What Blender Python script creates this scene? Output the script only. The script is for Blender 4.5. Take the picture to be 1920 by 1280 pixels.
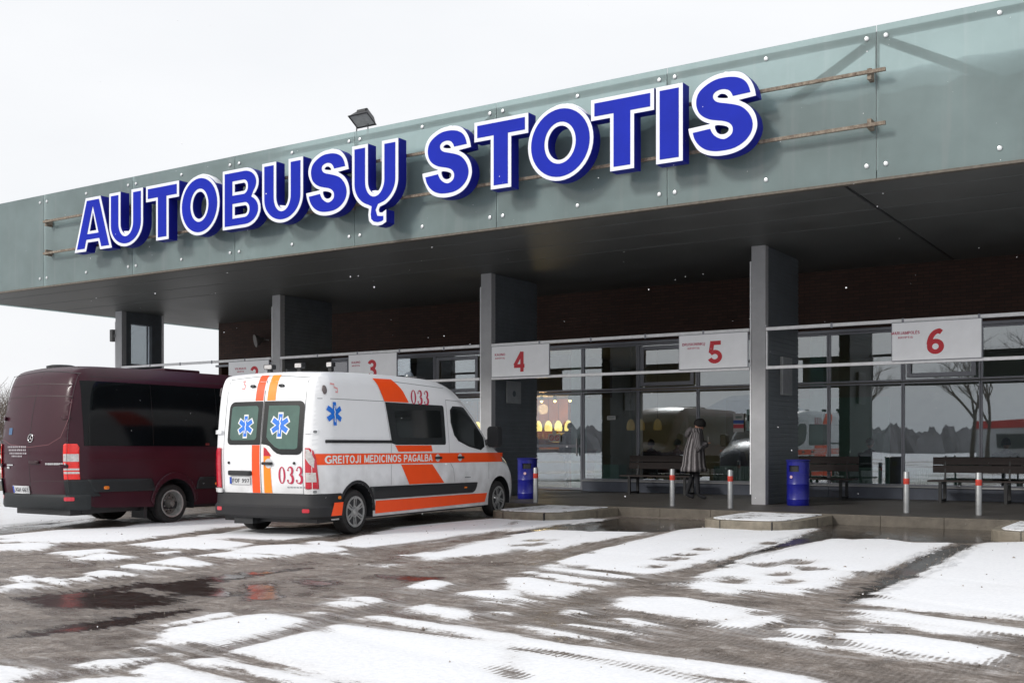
import bpy, bmesh, math, random
import numpy as np
from mathutils import Vector, Matrix
from mathutils.geometry import tessellate_polygon

for o in list(bpy.data.objects): bpy.data.objects.remove(o)
S = bpy.context.scene
COL = S.collection
R = math.radians
PI = math.pi

# ------------------------------------------------------------------ camera
cam = bpy.data.cameras.new('camera')
co = bpy.data.objects.new('camera', cam); COL.objects.link(co)
cam.sensor_width = 36; cam.lens = 36*2063.5/1920
cam.shift_y = 194/1920
co.location = (0, 0, 1.33); co.rotation_euler = (R(90), 0, R(32.98))
cam.clip_start = 0.1; cam.clip_end = 3000
S.camera = co

# ------------------------------------------------------------------ sky and sun (overcast winter day)
SUN_EL, SUN_AZ = 30, 24            # elevation; degrees left of straight-on to the facade
world = bpy.data.worlds.new('World'); S.world = world; world.use_nodes = True
nt = world.node_tree; nt.nodes.clear()
def N(nt, t, **kw):
    n = nt.nodes.new(t)
    for k, v in kw.items(): setattr(n, k, v)
    return n
out = N(nt, 'ShaderNodeOutputWorld'); bg = N(nt, 'ShaderNodeBackground')
sky = N(nt, 'ShaderNodeTexSky', sky_type='NISHITA'); sky.sun_disc = False
sky.sun_elevation = R(SUN_EL); sky.sun_rotation = R(180+SUN_AZ); sky.dust_density = 8; sky.air_density = 1.0
sca = N(nt, 'ShaderNodeVectorMath', operation='SCALE'); sca.inputs['Scale'].default_value = 0.085
nt.links.new(sky.outputs[0], sca.inputs[0])
tc = N(nt, 'ShaderNodeTexCoord'); mp = N(nt, 'ShaderNodeMapping'); mp.inputs['Scale'].default_value = (1, 1, 3)
noi = N(nt, 'ShaderNodeTexNoise'); noi.inputs['Scale'].default_value = 1.6; noi.inputs['Detail'].default_value = 5
nt.links.new(tc.outputs['Generated'], mp.inputs[0]); nt.links.new(mp.outputs[0], noi.inputs['Vector'])
cr = N(nt, 'ShaderNodeValToRGB')
cr.color_ramp.elements[0].position = .3; cr.color_ramp.elements[0].color = (.65, .665, .69, 1)
cr.color_ramp.elements[1].position = .75; cr.color_ramp.elements[1].color = (.76, .765, .775, 1)
nt.links.new(noi.outputs[0], cr.inputs[0])
mx = N(nt, 'ShaderNodeMix', data_type='RGBA'); mx.inputs[0].default_value = .93
nt.links.new(sca.outputs[0], mx.inputs[6]); nt.links.new(cr.outputs[0], mx.inputs[7])
nt.links.new(mx.outputs[2], bg.inputs[0]); bg.inputs[1].default_value = 1.0
nt.links.new(bg.outputs[0], out.inputs[0])
sl = bpy.data.lights.new('sun', 'SUN'); sl.energy = 1.35; sl.angle = R(10); sl.color = (1, .97, .93)
so = bpy.data.objects.new('sun', sl); COL.objects.link(so); so.location = (0, -10, 40)
e_, a_ = R(SUN_EL), R(SUN_AZ)
sd = Vector((math.sin(a_)*math.cos(e_), math.cos(a_)*math.cos(e_), -math.sin(e_)))   # direction light travels
so.rotation_euler = sd.to_track_quat('-Z', 'Y').to_euler()
S.view_settings.view_transform = 'Standard'; S.view_settings.look = 'None'
S.view_settings.exposure = 0.50; S.view_settings.gamma = 1
S.render.engine = 'CYCLES'
S.cycles.max_bounces = 10; S.cycles.transparent_max_bounces = 24; S.cycles.diffuse_bounces = 4
S.cycles.glossy_bounces = 5; S.cycles.use_denoising = True; S.cycles.sample_clamp_indirect = 6
S.cycles.caustics_reflective = False; S.cycles.caustics_refractive = False

# ------------------------------------------------------------------ materials
MC = {}
def M(name, col=(.5, .5, .5), rough=.5, metal=0, var=.12, vs=6, bump=0, bs=40, coat=0, spec=.5, rv=.0, stretch=None, emit=None, es=1, tint=None, dirt=0):
    if name in MC: return MC[name]
    m = bpy.data.materials.new(name); m.use_nodes = True; nt = m.node_tree
    b = nt.nodes['Principled BSDF']
    b.inputs['Base Color'].default_value = (*col, 1); b.inputs['Roughness'].default_value = rough
    b.inputs['Metallic'].default_value = metal; b.inputs['Coat Weight'].default_value = coat
    b.inputs['Specular IOR Level'].default_value = spec; b.inputs['Coat Roughness'].default_value = .08
    tc = N(nt, 'ShaderNodeTexCoord'); vec = tc.outputs['Object']
    if stretch:
        mp = N(nt, 'ShaderNodeMapping'); mp.inputs['Scale'].default_value = stretch
        nt.links.new(vec, mp.inputs[0]); vec = mp.outputs[0]
    if var or rv:
        n = N(nt, 'ShaderNodeTexNoise'); n.inputs['Scale'].default_value = vs; n.inputs['Detail'].default_value = 6; n.inputs['Roughness'].default_value = .65
        nt.links.new(vec, n.inputs['Vector'])
        r = N(nt, 'ShaderNodeValToRGB'); e = r.color_ramp.elements
        e[0].position = .3; e[1].position = .72
        t = tint or tuple(c*(1-var) for c in col)
        e[0].color = (*t, 1); e[1].color = (*[min(1, c*(1+var)) for c in col], 1)
        nt.links.new(n.outputs[0], r.inputs[0]); src = r.outputs[0]
        if dirt:      # road film kicked up low on the bodywork
            sp = N(nt, 'ShaderNodeSeparateXYZ'); nt.links.new(tc.outputs['Object'], sp.inputs[0])
            n2 = N(nt, 'ShaderNodeTexNoise'); n2.inputs['Scale'].default_value = 3.2; n2.inputs['Detail'].default_value = 8
            nt.links.new(tc.outputs['Object'], n2.inputs['Vector'])
            ma = N(nt, 'ShaderNodeMath', operation='MULTIPLY_ADD'); ma.inputs[1].default_value = 1.4; nt.links.new(n2.outputs[0], ma.inputs[0]); nt.links.new(sp.outputs['Z'], ma.inputs[2])
            rr = N(nt, 'ShaderNodeMapRange'); rr.inputs[1].default_value = 1.75; rr.inputs[2].default_value = .85; rr.inputs[3].default_value = 0; rr.inputs[4].default_value = dirt
            nt.links.new(ma.outputs[0], rr.inputs[0])
            mm = N(nt, 'ShaderNodeMix', data_type='RGBA'); nt.links.new(rr.outputs[0], mm.inputs[0]); nt.links.new(src, mm.inputs[6]); mm.inputs[7].default_value = (.16, .14, .12, 1)
            src = mm.outputs[2]
        nt.links.new(src, b.inputs['Base Color'])
        if rv:
            q = N(nt, 'ShaderNodeMapRange'); q.inputs[3].default_value = max(0.02, rough-rv); q.inputs[4].default_value = min(1, rough+rv)
            nt.links.new(n.outputs[0], q.inputs[0]); nt.links.new(q.outputs[0], b.inputs['Roughness'])
    if bump:
        n = N(nt, 'ShaderNodeTexNoise'); n.inputs['Scale'].default_value = bs; n.inputs['Detail'].default_value = 5
        nt.links.new(vec, n.inputs['Vector'])
        bp = N(nt, 'ShaderNodeBump'); bp.inputs['Strength'].default_value = bump; bp.inputs['Distance'].default_value = .02
        nt.links.new(n.outputs[0], bp.inputs['Height']); nt.links.new(bp.outputs[0], b.inputs['Normal'])
    if emit:
        b.inputs['Emission Color'].default_value = (*emit, 1); b.inputs['Emission Strength'].default_value = es
    MC[name] = m; return m

def glassM(name, tint=(.8, .88, .86), refl=1.0, opac=0.0, ocol=(.02, .02, .02), wav=.0):
    if name in MC: return MC[name]
    m = bpy.data.materials.new(name); m.use_nodes = True; nt = m.node_tree; nt.nodes.clear()
    o = N(nt, 'ShaderNodeOutputMaterial'); tr = N(nt, 'ShaderNodeBsdfTransparent'); tr.inputs[0].default_value = (*tint, 1)
    gl = N(nt, 'ShaderNodeBsdfGlossy'); gl.inputs['Roughness'].default_value = .01; gl.inputs[0].default_value = (.93, .94, 1, 1)
    fr = N(nt, 'ShaderNodeFresnel'); fr.inputs[0].default_value = 1.5
    mu = N(nt, 'ShaderNodeMath', operation='MULTIPLY'); mu.inputs[1].default_value = refl; mu.use_clamp = True
    nt.links.new(fr.outputs[0], mu.inputs[0])
    base = tr.outputs[0]
    if opac:
        df = N(nt, 'ShaderNodeBsdfDiffuse'); df.inputs[0].default_value = (*ocol, 1)
        m0 = N(nt, 'ShaderNodeMixShader'); m0.inputs[0].default_value = opac
        nt.links.new(tr.outputs[0], m0.inputs[1]); nt.links.new(df.outputs[0], m0.inputs[2]); base = m0.outputs[0]
    mx = N(nt, 'ShaderNodeMixShader'); nt.links.new(mu.outputs[0], mx.inputs[0]); nt.links.new(base, mx.inputs[1]); nt.links.new(gl.outputs[0], mx.inputs[2])
    if wav:
        tc = N(nt, 'ShaderNodeTexCoord'); n = N(nt, 'ShaderNodeTexNoise'); n.inputs['Scale'].default_value = .9; n.inputs['Detail'].default_value = 1
        nt.links.new(tc.outputs['Object'], n.inputs['Vector'])
        bp = N(nt, 'ShaderNodeBump'); bp.inputs['Strength'].default_value = wav; bp.inputs['Distance'].default_value = .02
        nt.links.new(n.outputs[0], bp.inputs['Height']); nt.links.new(bp.outputs[0], gl.inputs['Normal'])
    nt.links.new(mx.outputs[0], o.inputs[0]); MC[name] = m; return m

# ------------------------------------------------------------------ mesh building
class MB:
    def __init__(s): s.v = []; s.f = []
    def quadbox(s, P):
        i = len(s.v); s.v += [tuple(p) for p in P]
        for q in ((0, 3, 2, 1), (4, 5, 6, 7), (0, 1, 5, 4), (1, 2, 6, 5), (2, 3, 7, 6), (3, 0, 4, 7)): s.f.append(tuple(i+k for k in q))
    def box(s, x0, x1, y0, y1, z0, z1):
        s.quadbox([(x0, y0, z0), (x1, y0, z0), (x1, y1, z0), (x0, y1, z0), (x0, y0, z1), (x1, y0, z1), (x1, y1, z1), (x0, y1, z1)]); return s
    def bar(s, a, b, w, h, up=(0, 0, 1)):
        a, b = Vector(a), Vector(b); d = (b-a).normalized(); u = Vector(up)
        if abs(d.dot(u)) > .98: u = Vector((0, 1, 0))
        r = d.cross(u).normalized(); t = r.cross(d)
        P = []
        for p in (a, b):
            for sx, sz in ((-1, -1), (1, -1), (1, 1), (-1, 1)): P.append(p + r*sx*w/2 + t*sz*h/2)
        s.quadbox(P); return s
    def tube(s, pts, rad, n=10, cap=True):
        pts = [Vector(p) for p in pts]
        if not hasattr(rad, '__len__'): rad = [rad]*len(pts)
        rings = []; prev = None
        for i, p in enumerate(pts):
            d = (pts[min(i+1, len(pts)-1)] - pts[max(i-1, 0)]).normalized()
            if prev is None:
                u = Vector((0, 0, 1)) if abs(d.z) < .9 else Vector((1, 0, 0)); r = d.cross(u).normalized()
            else:
                r = (prev - d*prev.dot(d)).normalized()
            prev = r; t = d.cross(r)
            i0 = len(s.v); rings.append(i0)
            for k in range(n):
                a = 2*PI*k/n; s.v.append(tuple(p + (r*math.cos(a)+t*math.sin(a))*rad[i]))
        for a, b in zip(rings, rings[1:]):
            for k in range(n): s.f.append((a+k, a+(k+1) % n, b+(k+1) % n, b+k))
        if cap:
            s.f.append(tuple(rings[0]+k for k in range(n))[::-1]); s.f.append(tuple(rings[-1]+k for k in range(n)))
        return s
    def lathe(s, prof, n=32, axis='z', c=(0, 0, 0), close=False):
        c = Vector(c); rings = []
        for (r, h) in prof:
            i0 = len(s.v); rings.append(i0)
            for k in range(n):
                a = 2*PI*k/n; x, y = r*math.cos(a), r*math.sin(a)
                q = (x, y, h) if axis == 'z' else ((h, x, y) if axis == 'x' else (x, h, y))
                s.v.append(tuple(c+Vector(q)))
        for a, b in zip(rings, rings[1:]):
            for k in range(n): s.f.append((a+k, a+(k+1) % n, b+(k+1) % n, b+k))
        if not close:
            s.f.append(tuple(rings[0]+k for k in range(n))[::-1]); s.f.append(tuple(rings[-1]+k for k in range(n)))
        return s
    def prism(s, poly, holes, fn, w0, w1, back=True):
        """extrude a 2D polygon with holes; fn(u,v,w)->xyz"""
        loops = [poly]+list(holes)
        tri = tessellate_polygon([[Vector((p[0], p[1], 0)) for p in l] for l in loops])
        flat = [p for l in loops for p in l]; n = len(flat); i = len(s.v)
        for w in (w0, w1): s.v += [tuple(fn(p[0], p[1], w)) for p in flat]
        for t in tri:
            s.f.append(tuple(i+k for k in t))
            if back: s.f.append(tuple(i+n+k for k in reversed(t)))
        o = 0
        for l in loops:
            m = len(l)
            for k in range(m):
                a, b = o+k, o+(k+1) % m; s.f.append((i+a, i+b, i+n+b, i+n+a))
            o += m
        return s
    def sheet(s, fn, U, V):
        i = len(s.v)
        for u in U:
            for v in V: s.v.append(tuple(fn(u, v)))
        nv = len(V)
        for a in range(len(U)-1):
            for b in range(nv-1): s.f.append((i+a*nv+b, i+(a+1)*nv+b, i+(a+1)*nv+b+1, i+a*nv+b+1))
        return s
    def sphere(s, c, r, nu=14, nv=9, sc=(1, 1, 1)):
        c = Vector(c); i = len(s.v)
        for b in range(nv+1):
            ph = PI*b/nv
            for a in range(nu):
                th = 2*PI*a/nu; s.v.append((c.x+r*sc[0]*math.sin(ph)*math.cos(th), c.y+r*sc[1]*math.sin(ph)*math.sin(th), c.z+r*sc[2]*math.cos(ph)))
        for b in range(nv):
            for a in range(nu): s.f.append((i+b*nu+a, i+b*nu+(a+1) % nu, i+(b+1)*nu+(a+1) % nu, i+(b+1)*nu+a))
        return s
    def build(s, name, mat, parent=None, smooth=False, bevel=0, merge=True, solid=0):
        me = bpy.data.meshes.new(name); me.from_pydata(s.v, [], s.f); me.validate()
        bm = bmesh.new(); bm.from_mesh(me)
        if merge: bmesh.ops.remove_doubles(bm, verts=bm.verts, dist=1e-5)
        bmesh.ops.recalc_face_normals(bm, faces=bm.faces)
        bm.to_mesh(me); bm.free()
        me.materials.append(mat)
        if smooth:
            me.polygons.foreach_set('use_smooth', [True]*len(me.polygons))
            if smooth != 'all': me.set_sharp_from_angle(angle=R(38))
        o = bpy.data.objects.new(name, me); COL.objects.link(o)
        if parent: o.parent = parent
        if solid:
            q = o.modifiers.new('thickness', 'SOLIDIFY'); q.thickness = solid; q.offset = -1
        if bevel:
            q = o.modifiers.new('bevel', 'BEVEL'); q.width = bevel; q.segments = 2; q.limit_method = 'ANGLE'; q.angle_limit = R(40)
        return o
def box(name, mat, x0, x1, y0, y1, z0, z1, parent=None, bevel=0):
    return MB().box(x0, x1, y0, y1, z0, z1).build(name, mat, parent, bevel=bevel)
def tag(o, label=None, cat=None, group=None, kind=None):
    if label: o['label'] = label
    if cat: o['category'] = cat
    if group: o['group'] = group
    if kind: o['kind'] = kind
    return o
def thing(name, label, cat, loc=(0, 0, 0), rz=0, group=None):
    o = bpy.data.objects.new(name, None); COL.objects.link(o); o.empty_display_size = .2
    o.location = loc; o.rotation_euler = (0, 0, rz); return tag(o, label, cat, group)
def kids(o): return [c for c in bpy.data.objects if c.parent == o]
def dup(o, parent=None, loc=None, rz=None, label=None):
    c = o.copy(); COL.objects.link(c); c.parent = parent
    if loc is not None: c.location = loc
    if rz is not None: c.rotation_euler = (0, 0, rz)
    if label: c['label'] = label
    for k in kids(o): dup(k, c)
    return c
def text_obj(name, body, size, mat, parent, mtx, bold=0, ext=.002, sx=1, align='CENTER', track=1, width=None, height=None):
    """text in the local XY plane, turned into a mesh; width/height fit it to real size"""
    c = bpy.data.curves.new('tmp', 'FONT'); c.body = body; c.size = size; c.offset = bold; c.extrude = ext
    c.align_x = align; c.align_y = 'CENTER'; c.space_character = track; c.resolution_u = 3
    t = bpy.data.objects.new('tmp', c); COL.objects.link(t)
    dg = bpy.context.evaluated_depsgraph_get(); me = bpy.data.meshes.new_from_object(t.evaluated_get(dg))
    bpy.data.objects.remove(t); bpy.data.curves.remove(c)
    xs = [v.co.x for v in me.vertices]; ys = [v.co.y for v in me.vertices]
    cx, cy = (max(xs)+min(xs))/2, (max(ys)+min(ys))/2
    fx = width/(max(xs)-min(xs)) if width else sx; fy = height/(max(ys)-min(ys)) if height else 1
    for v in me.vertices:
        v.co = mtx @ Vector(((v.co.x-cx)*fx, (v.co.y-cy)*fy, v.co.z))
    me.materials.clear(); me.materials.append(mat); me.name = name
    o = bpy.data.objects.new(name, me); COL.objects.link(o); o.parent = parent; return o
def FRONT(x, y, z):   # matrix: text lying on a wall that faces -Y
    return Matrix.Translation((x, y, z)) @ Matrix.Rotation(R(90), 4, 'X')

# ------------------------------------------------------------------ 2D outlines
def arc(cx, cy, rx, ry, a0, a1, n):
    return [(cx+rx*math.cos(R(a0+(a1-a0)*i/n)), cy+ry*math.sin(R(a0+(a1-a0)*i/n))) for i in range(n+1)]
def area(p): return sum(a[0]*b[1]-b[0]*a[1] for a, b in zip(p, p[1:]+p[:1]))/2
def ccw(p): return p if area(p) > 0 else p[::-1]
def inset(p, d):
    """move a ccw outline inwards by d (negative: outwards)"""
    q = []; n = len(p)
    p = [p[i] for i in range(n) if math.dist(p[i], p[i-1]) > 1e-5]; n = len(p)
    for i in range(n):
        a, b, c = Vector(p[i-1]), Vector(p[i]), Vector(p[(i+1) % n])
        e1, e2 = (b-a).normalized(), (c-b).normalized()
        n1, n2 = Vector((-e1.y, e1.x)), Vector((-e2.y, e2.x))
        m = n1+n2
        if m.length < .2: m = n1
        m = m.normalized(); k = 1/max(.45, m.dot(n1))
        q.append(tuple(b+m*d*k))
    return q
def stroke(pts, hw):
    """outline of a thick line"""
    if not hasattr(hw, '__len__'): hw = [hw]*len(pts)
    L, Rr = [], []
    for i, p in enumerate(pts):
        a, b = Vector(pts[max(0, i-1)]), Vector(pts[min(len(pts)-1, i+1)])
        d = (b-a).normalized(); nrm = Vector((-d.y, d.x)); p = Vector(p)
        L.append(tuple(p+nrm*hw[i])); Rr.append(tuple(p-nrm*hw[i]))
    return ccw(L+Rr[::-1])
def rrect(x0, y0, x1, y1, r, n=5):
    rs = r if hasattr(r, '__len__') else [r]*4      # bl br tr tl
    p = []
    for (cx, cy, a, k) in ((x0, y0, 180, 0), (x1, y0, 270, 1), (x1, y1, 0, 2), (x0, y1, 90, 3)):
        q = rs[k]; sx = 1 if k in (0, 3) else -1; sy = 1 if k in (0, 1) else -1
        p += arc(cx+sx*q, cy+sy*q, q, q, a, a+90, n) if q else [(cx, cy)]
    return p
# ------------------------------------------------------------------ shared materials
asphalt_dark = M('dark_cladding', (.055, .062, .068), .5, 0, .15, 5)
m_flange = M('grey_painted_flange', (.36, .365, .38), .45, 0, .08, 4)
m_clad = M('blue_grey_cladding', (.115, .130, .145), .45, .1, .18, 3, rv=.1)
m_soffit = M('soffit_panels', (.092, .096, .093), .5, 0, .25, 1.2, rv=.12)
m_rail = M('white_rail', (.80, .81, .83), .35, 0, .1, 8)
m_frame = M('grey_window_frame', (.24, .25, .285), .35, .2, .06, 4)
m_base = M('slate_base_panel', (.10, .115, .15), .5, 0, .15, 3)
m_black = M('black_plastic', (.018, .019, .021), .45, 0, .2, 10, rv=.1)
m_rubber = M('tyre_rubber', (.02, .019, .019), .85, 0, .35, 14, bump=.2, bs=60)
m_steel = M('galvanised_steel', (.34, .35, .355), .42, .6, .15, 9, rv=.1)
m_rust = M('rusty_steel', (.22, .19, .15), .75, .1, .5, 16, tint=(.07, .04, .025))
m_white = M('white_board', (.88, .90, .93), .35, 0, .04, 3)
m_red = M('sign_red', (.56, .015, .03), .5, 0, .1, 10)
m_concrete = M('kerb_concrete', (.21, .185, .145), .85, 0, .3, 5, bump=.35, bs=30)
m_glass = glassM('window_glass', (.80, .88, .87), 4.2, wav=.05)

# brick (dark brown) high wall
m_kerb = M('wet_shaded_kerb_concrete', (.115, .100, .080), .6, 0, .35, 5, bump=.3, bs=30)  # kerb tone darkened both for wetness and for the shadow on its face
m_brick = bpy.data.materials.new('brown_brick'); m_brick.use_nodes = True; nt = m_brick.node_tree
b = nt.nodes['Principled BSDF']; b.inputs['Roughness'].default_value = .85
tc = N(nt, 'ShaderNodeTexCoord'); mp = N(nt, 'ShaderNodeMapping'); mp.inputs['Rotation'].default_value = (R(90), 0, 0)
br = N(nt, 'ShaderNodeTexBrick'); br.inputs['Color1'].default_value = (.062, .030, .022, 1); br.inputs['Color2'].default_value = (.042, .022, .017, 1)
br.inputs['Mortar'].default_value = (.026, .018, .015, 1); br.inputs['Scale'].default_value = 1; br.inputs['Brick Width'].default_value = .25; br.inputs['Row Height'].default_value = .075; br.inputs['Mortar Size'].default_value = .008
nt.links.new(tc.outputs['Object'], mp.inputs[0]); nt.links.new(mp.outputs[0], br.inputs['Vector']); nt.links.new(br.outputs[0], b.inputs['Base Color'])
bp = N(nt, 'ShaderNodeBump'); bp.inputs['Strength'].default_value = .4; bp.inputs['Distance'].default_value = .01
nt.links.new(br.outputs['Fac'], bp.inputs['Height']); bp.invert = True; nt.links.new(bp.outputs[0], b.inputs['Normal'])

# frosted green fascia glass: milky, lets some light and the truss behind through
def frosted(name, col, tr_amt, rough):
    m = bpy.data.materials.new(name); m.use_nodes = True; nt = m.node_tree; nt.nodes.clear()
    o = N(nt, 'ShaderNodeOutputMaterial')
    df = N(nt, 'ShaderNodeBsdfDiffuse'); gt = N(nt, 'ShaderNodeBsdfRefraction'); gt.inputs['IOR'].default_value = 1.02; gt.inputs['Roughness'].default_value = rough
    tl = N(nt, 'ShaderNodeBsdfTranslucent'); tl.inputs[0].default_value = (*[min(1, c*1.5) for c in col], 1)
    gl = N(nt, 'ShaderNodeBsdfGlossy'); gl.inputs['Roughness'].default_value = .12
    tc = N(nt, 'ShaderNodeTexCoord'); mp = N(nt, 'ShaderNodeMapping'); mp.inputs['Scale'].default_value = (1, 1, 1.0)
    n = N(nt, 'ShaderNodeTexNoise'); n.inputs['Scale'].default_value = .8; n.inputs['Detail'].default_value = 7; n.inputs['Roughness'].default_value = .6
    nt.links.new(tc.outputs['Object'], mp.inputs[0]); nt.links.new(mp.outputs[0], n.inputs['Vector'])
    r = N(nt, 'ShaderNodeValToRGB'); r.color_ramp.elements[0].position = .3; r.color_ramp.elements[1].position = .7
    r.color_ramp.elements[0].color = (*[c*.82 for c in col], 1); r.color_ramp.elements[1].color = (*[c*1.15 for c in col], 1)
    nt.links.new(n.outputs[0], r.inputs[0])
    mp2 = N(nt, 'ShaderNodeMapping'); mp2.inputs['Scale'].default_value = (5, 1, .35); nt.links.new(tc.outputs['Object'], mp2.inputs[0])
    n3 = N(nt, 'ShaderNodeTexNoise'); n3.inputs['Scale'].default_value = 1.3; n3.inputs['Detail'].default_value = 6; nt.links.new(mp2.outputs[0], n3.inputs['Vector'])
    r3 = N(nt, 'ShaderNodeMapRange'); r3.inputs[1].default_value = .55; r3.inputs[2].default_value = .72; r3.inputs[4].default_value = .45; nt.links.new(n3.outputs[0], r3.inputs[0])
    m3 = N(nt, 'ShaderNodeMix', data_type='RGBA'); nt.links.new(r3.outputs[0], m3.inputs[0]); nt.links.new(r.outputs[0], m3.inputs[6]); m3.inputs[7].default_value = (.52, .58, .58, 1)
    nt.links.new(m3.outputs[2], df.inputs[0])
    gt.inputs[0].default_value = (.88, 1, .99, 1)
    a = N(nt, 'ShaderNodeMixShader'); a.inputs[0].default_value = tr_amt; nt.links.new(df.outputs[0], a.inputs[1]); nt.links.new(gt.outputs[0], a.inputs[2])
    a2 = N(nt, 'ShaderNodeMixShader'); a2.inputs[0].default_value = .12; nt.links.new(a.outputs[0], a2.inputs[1]); nt.links.new(tl.outputs[0], a2.inputs[2])
    fr = N(nt, 'ShaderNodeFresnel'); fr.inputs[0].default_value = 1.4
    c = N(nt, 'ShaderNodeMixShader'); nt.links.new(fr.outputs[0], c.inputs[0]); nt.links.new(a2.outputs[0], c.inputs[1]); nt.links.new(gl.outputs[0], c.inputs[2])
    nt.links.new(c.outputs[0], o.inputs[0]); return m
m_fascia = frosted('frosted_green_glass', (.38, .485, .485), .58, .24)

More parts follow.
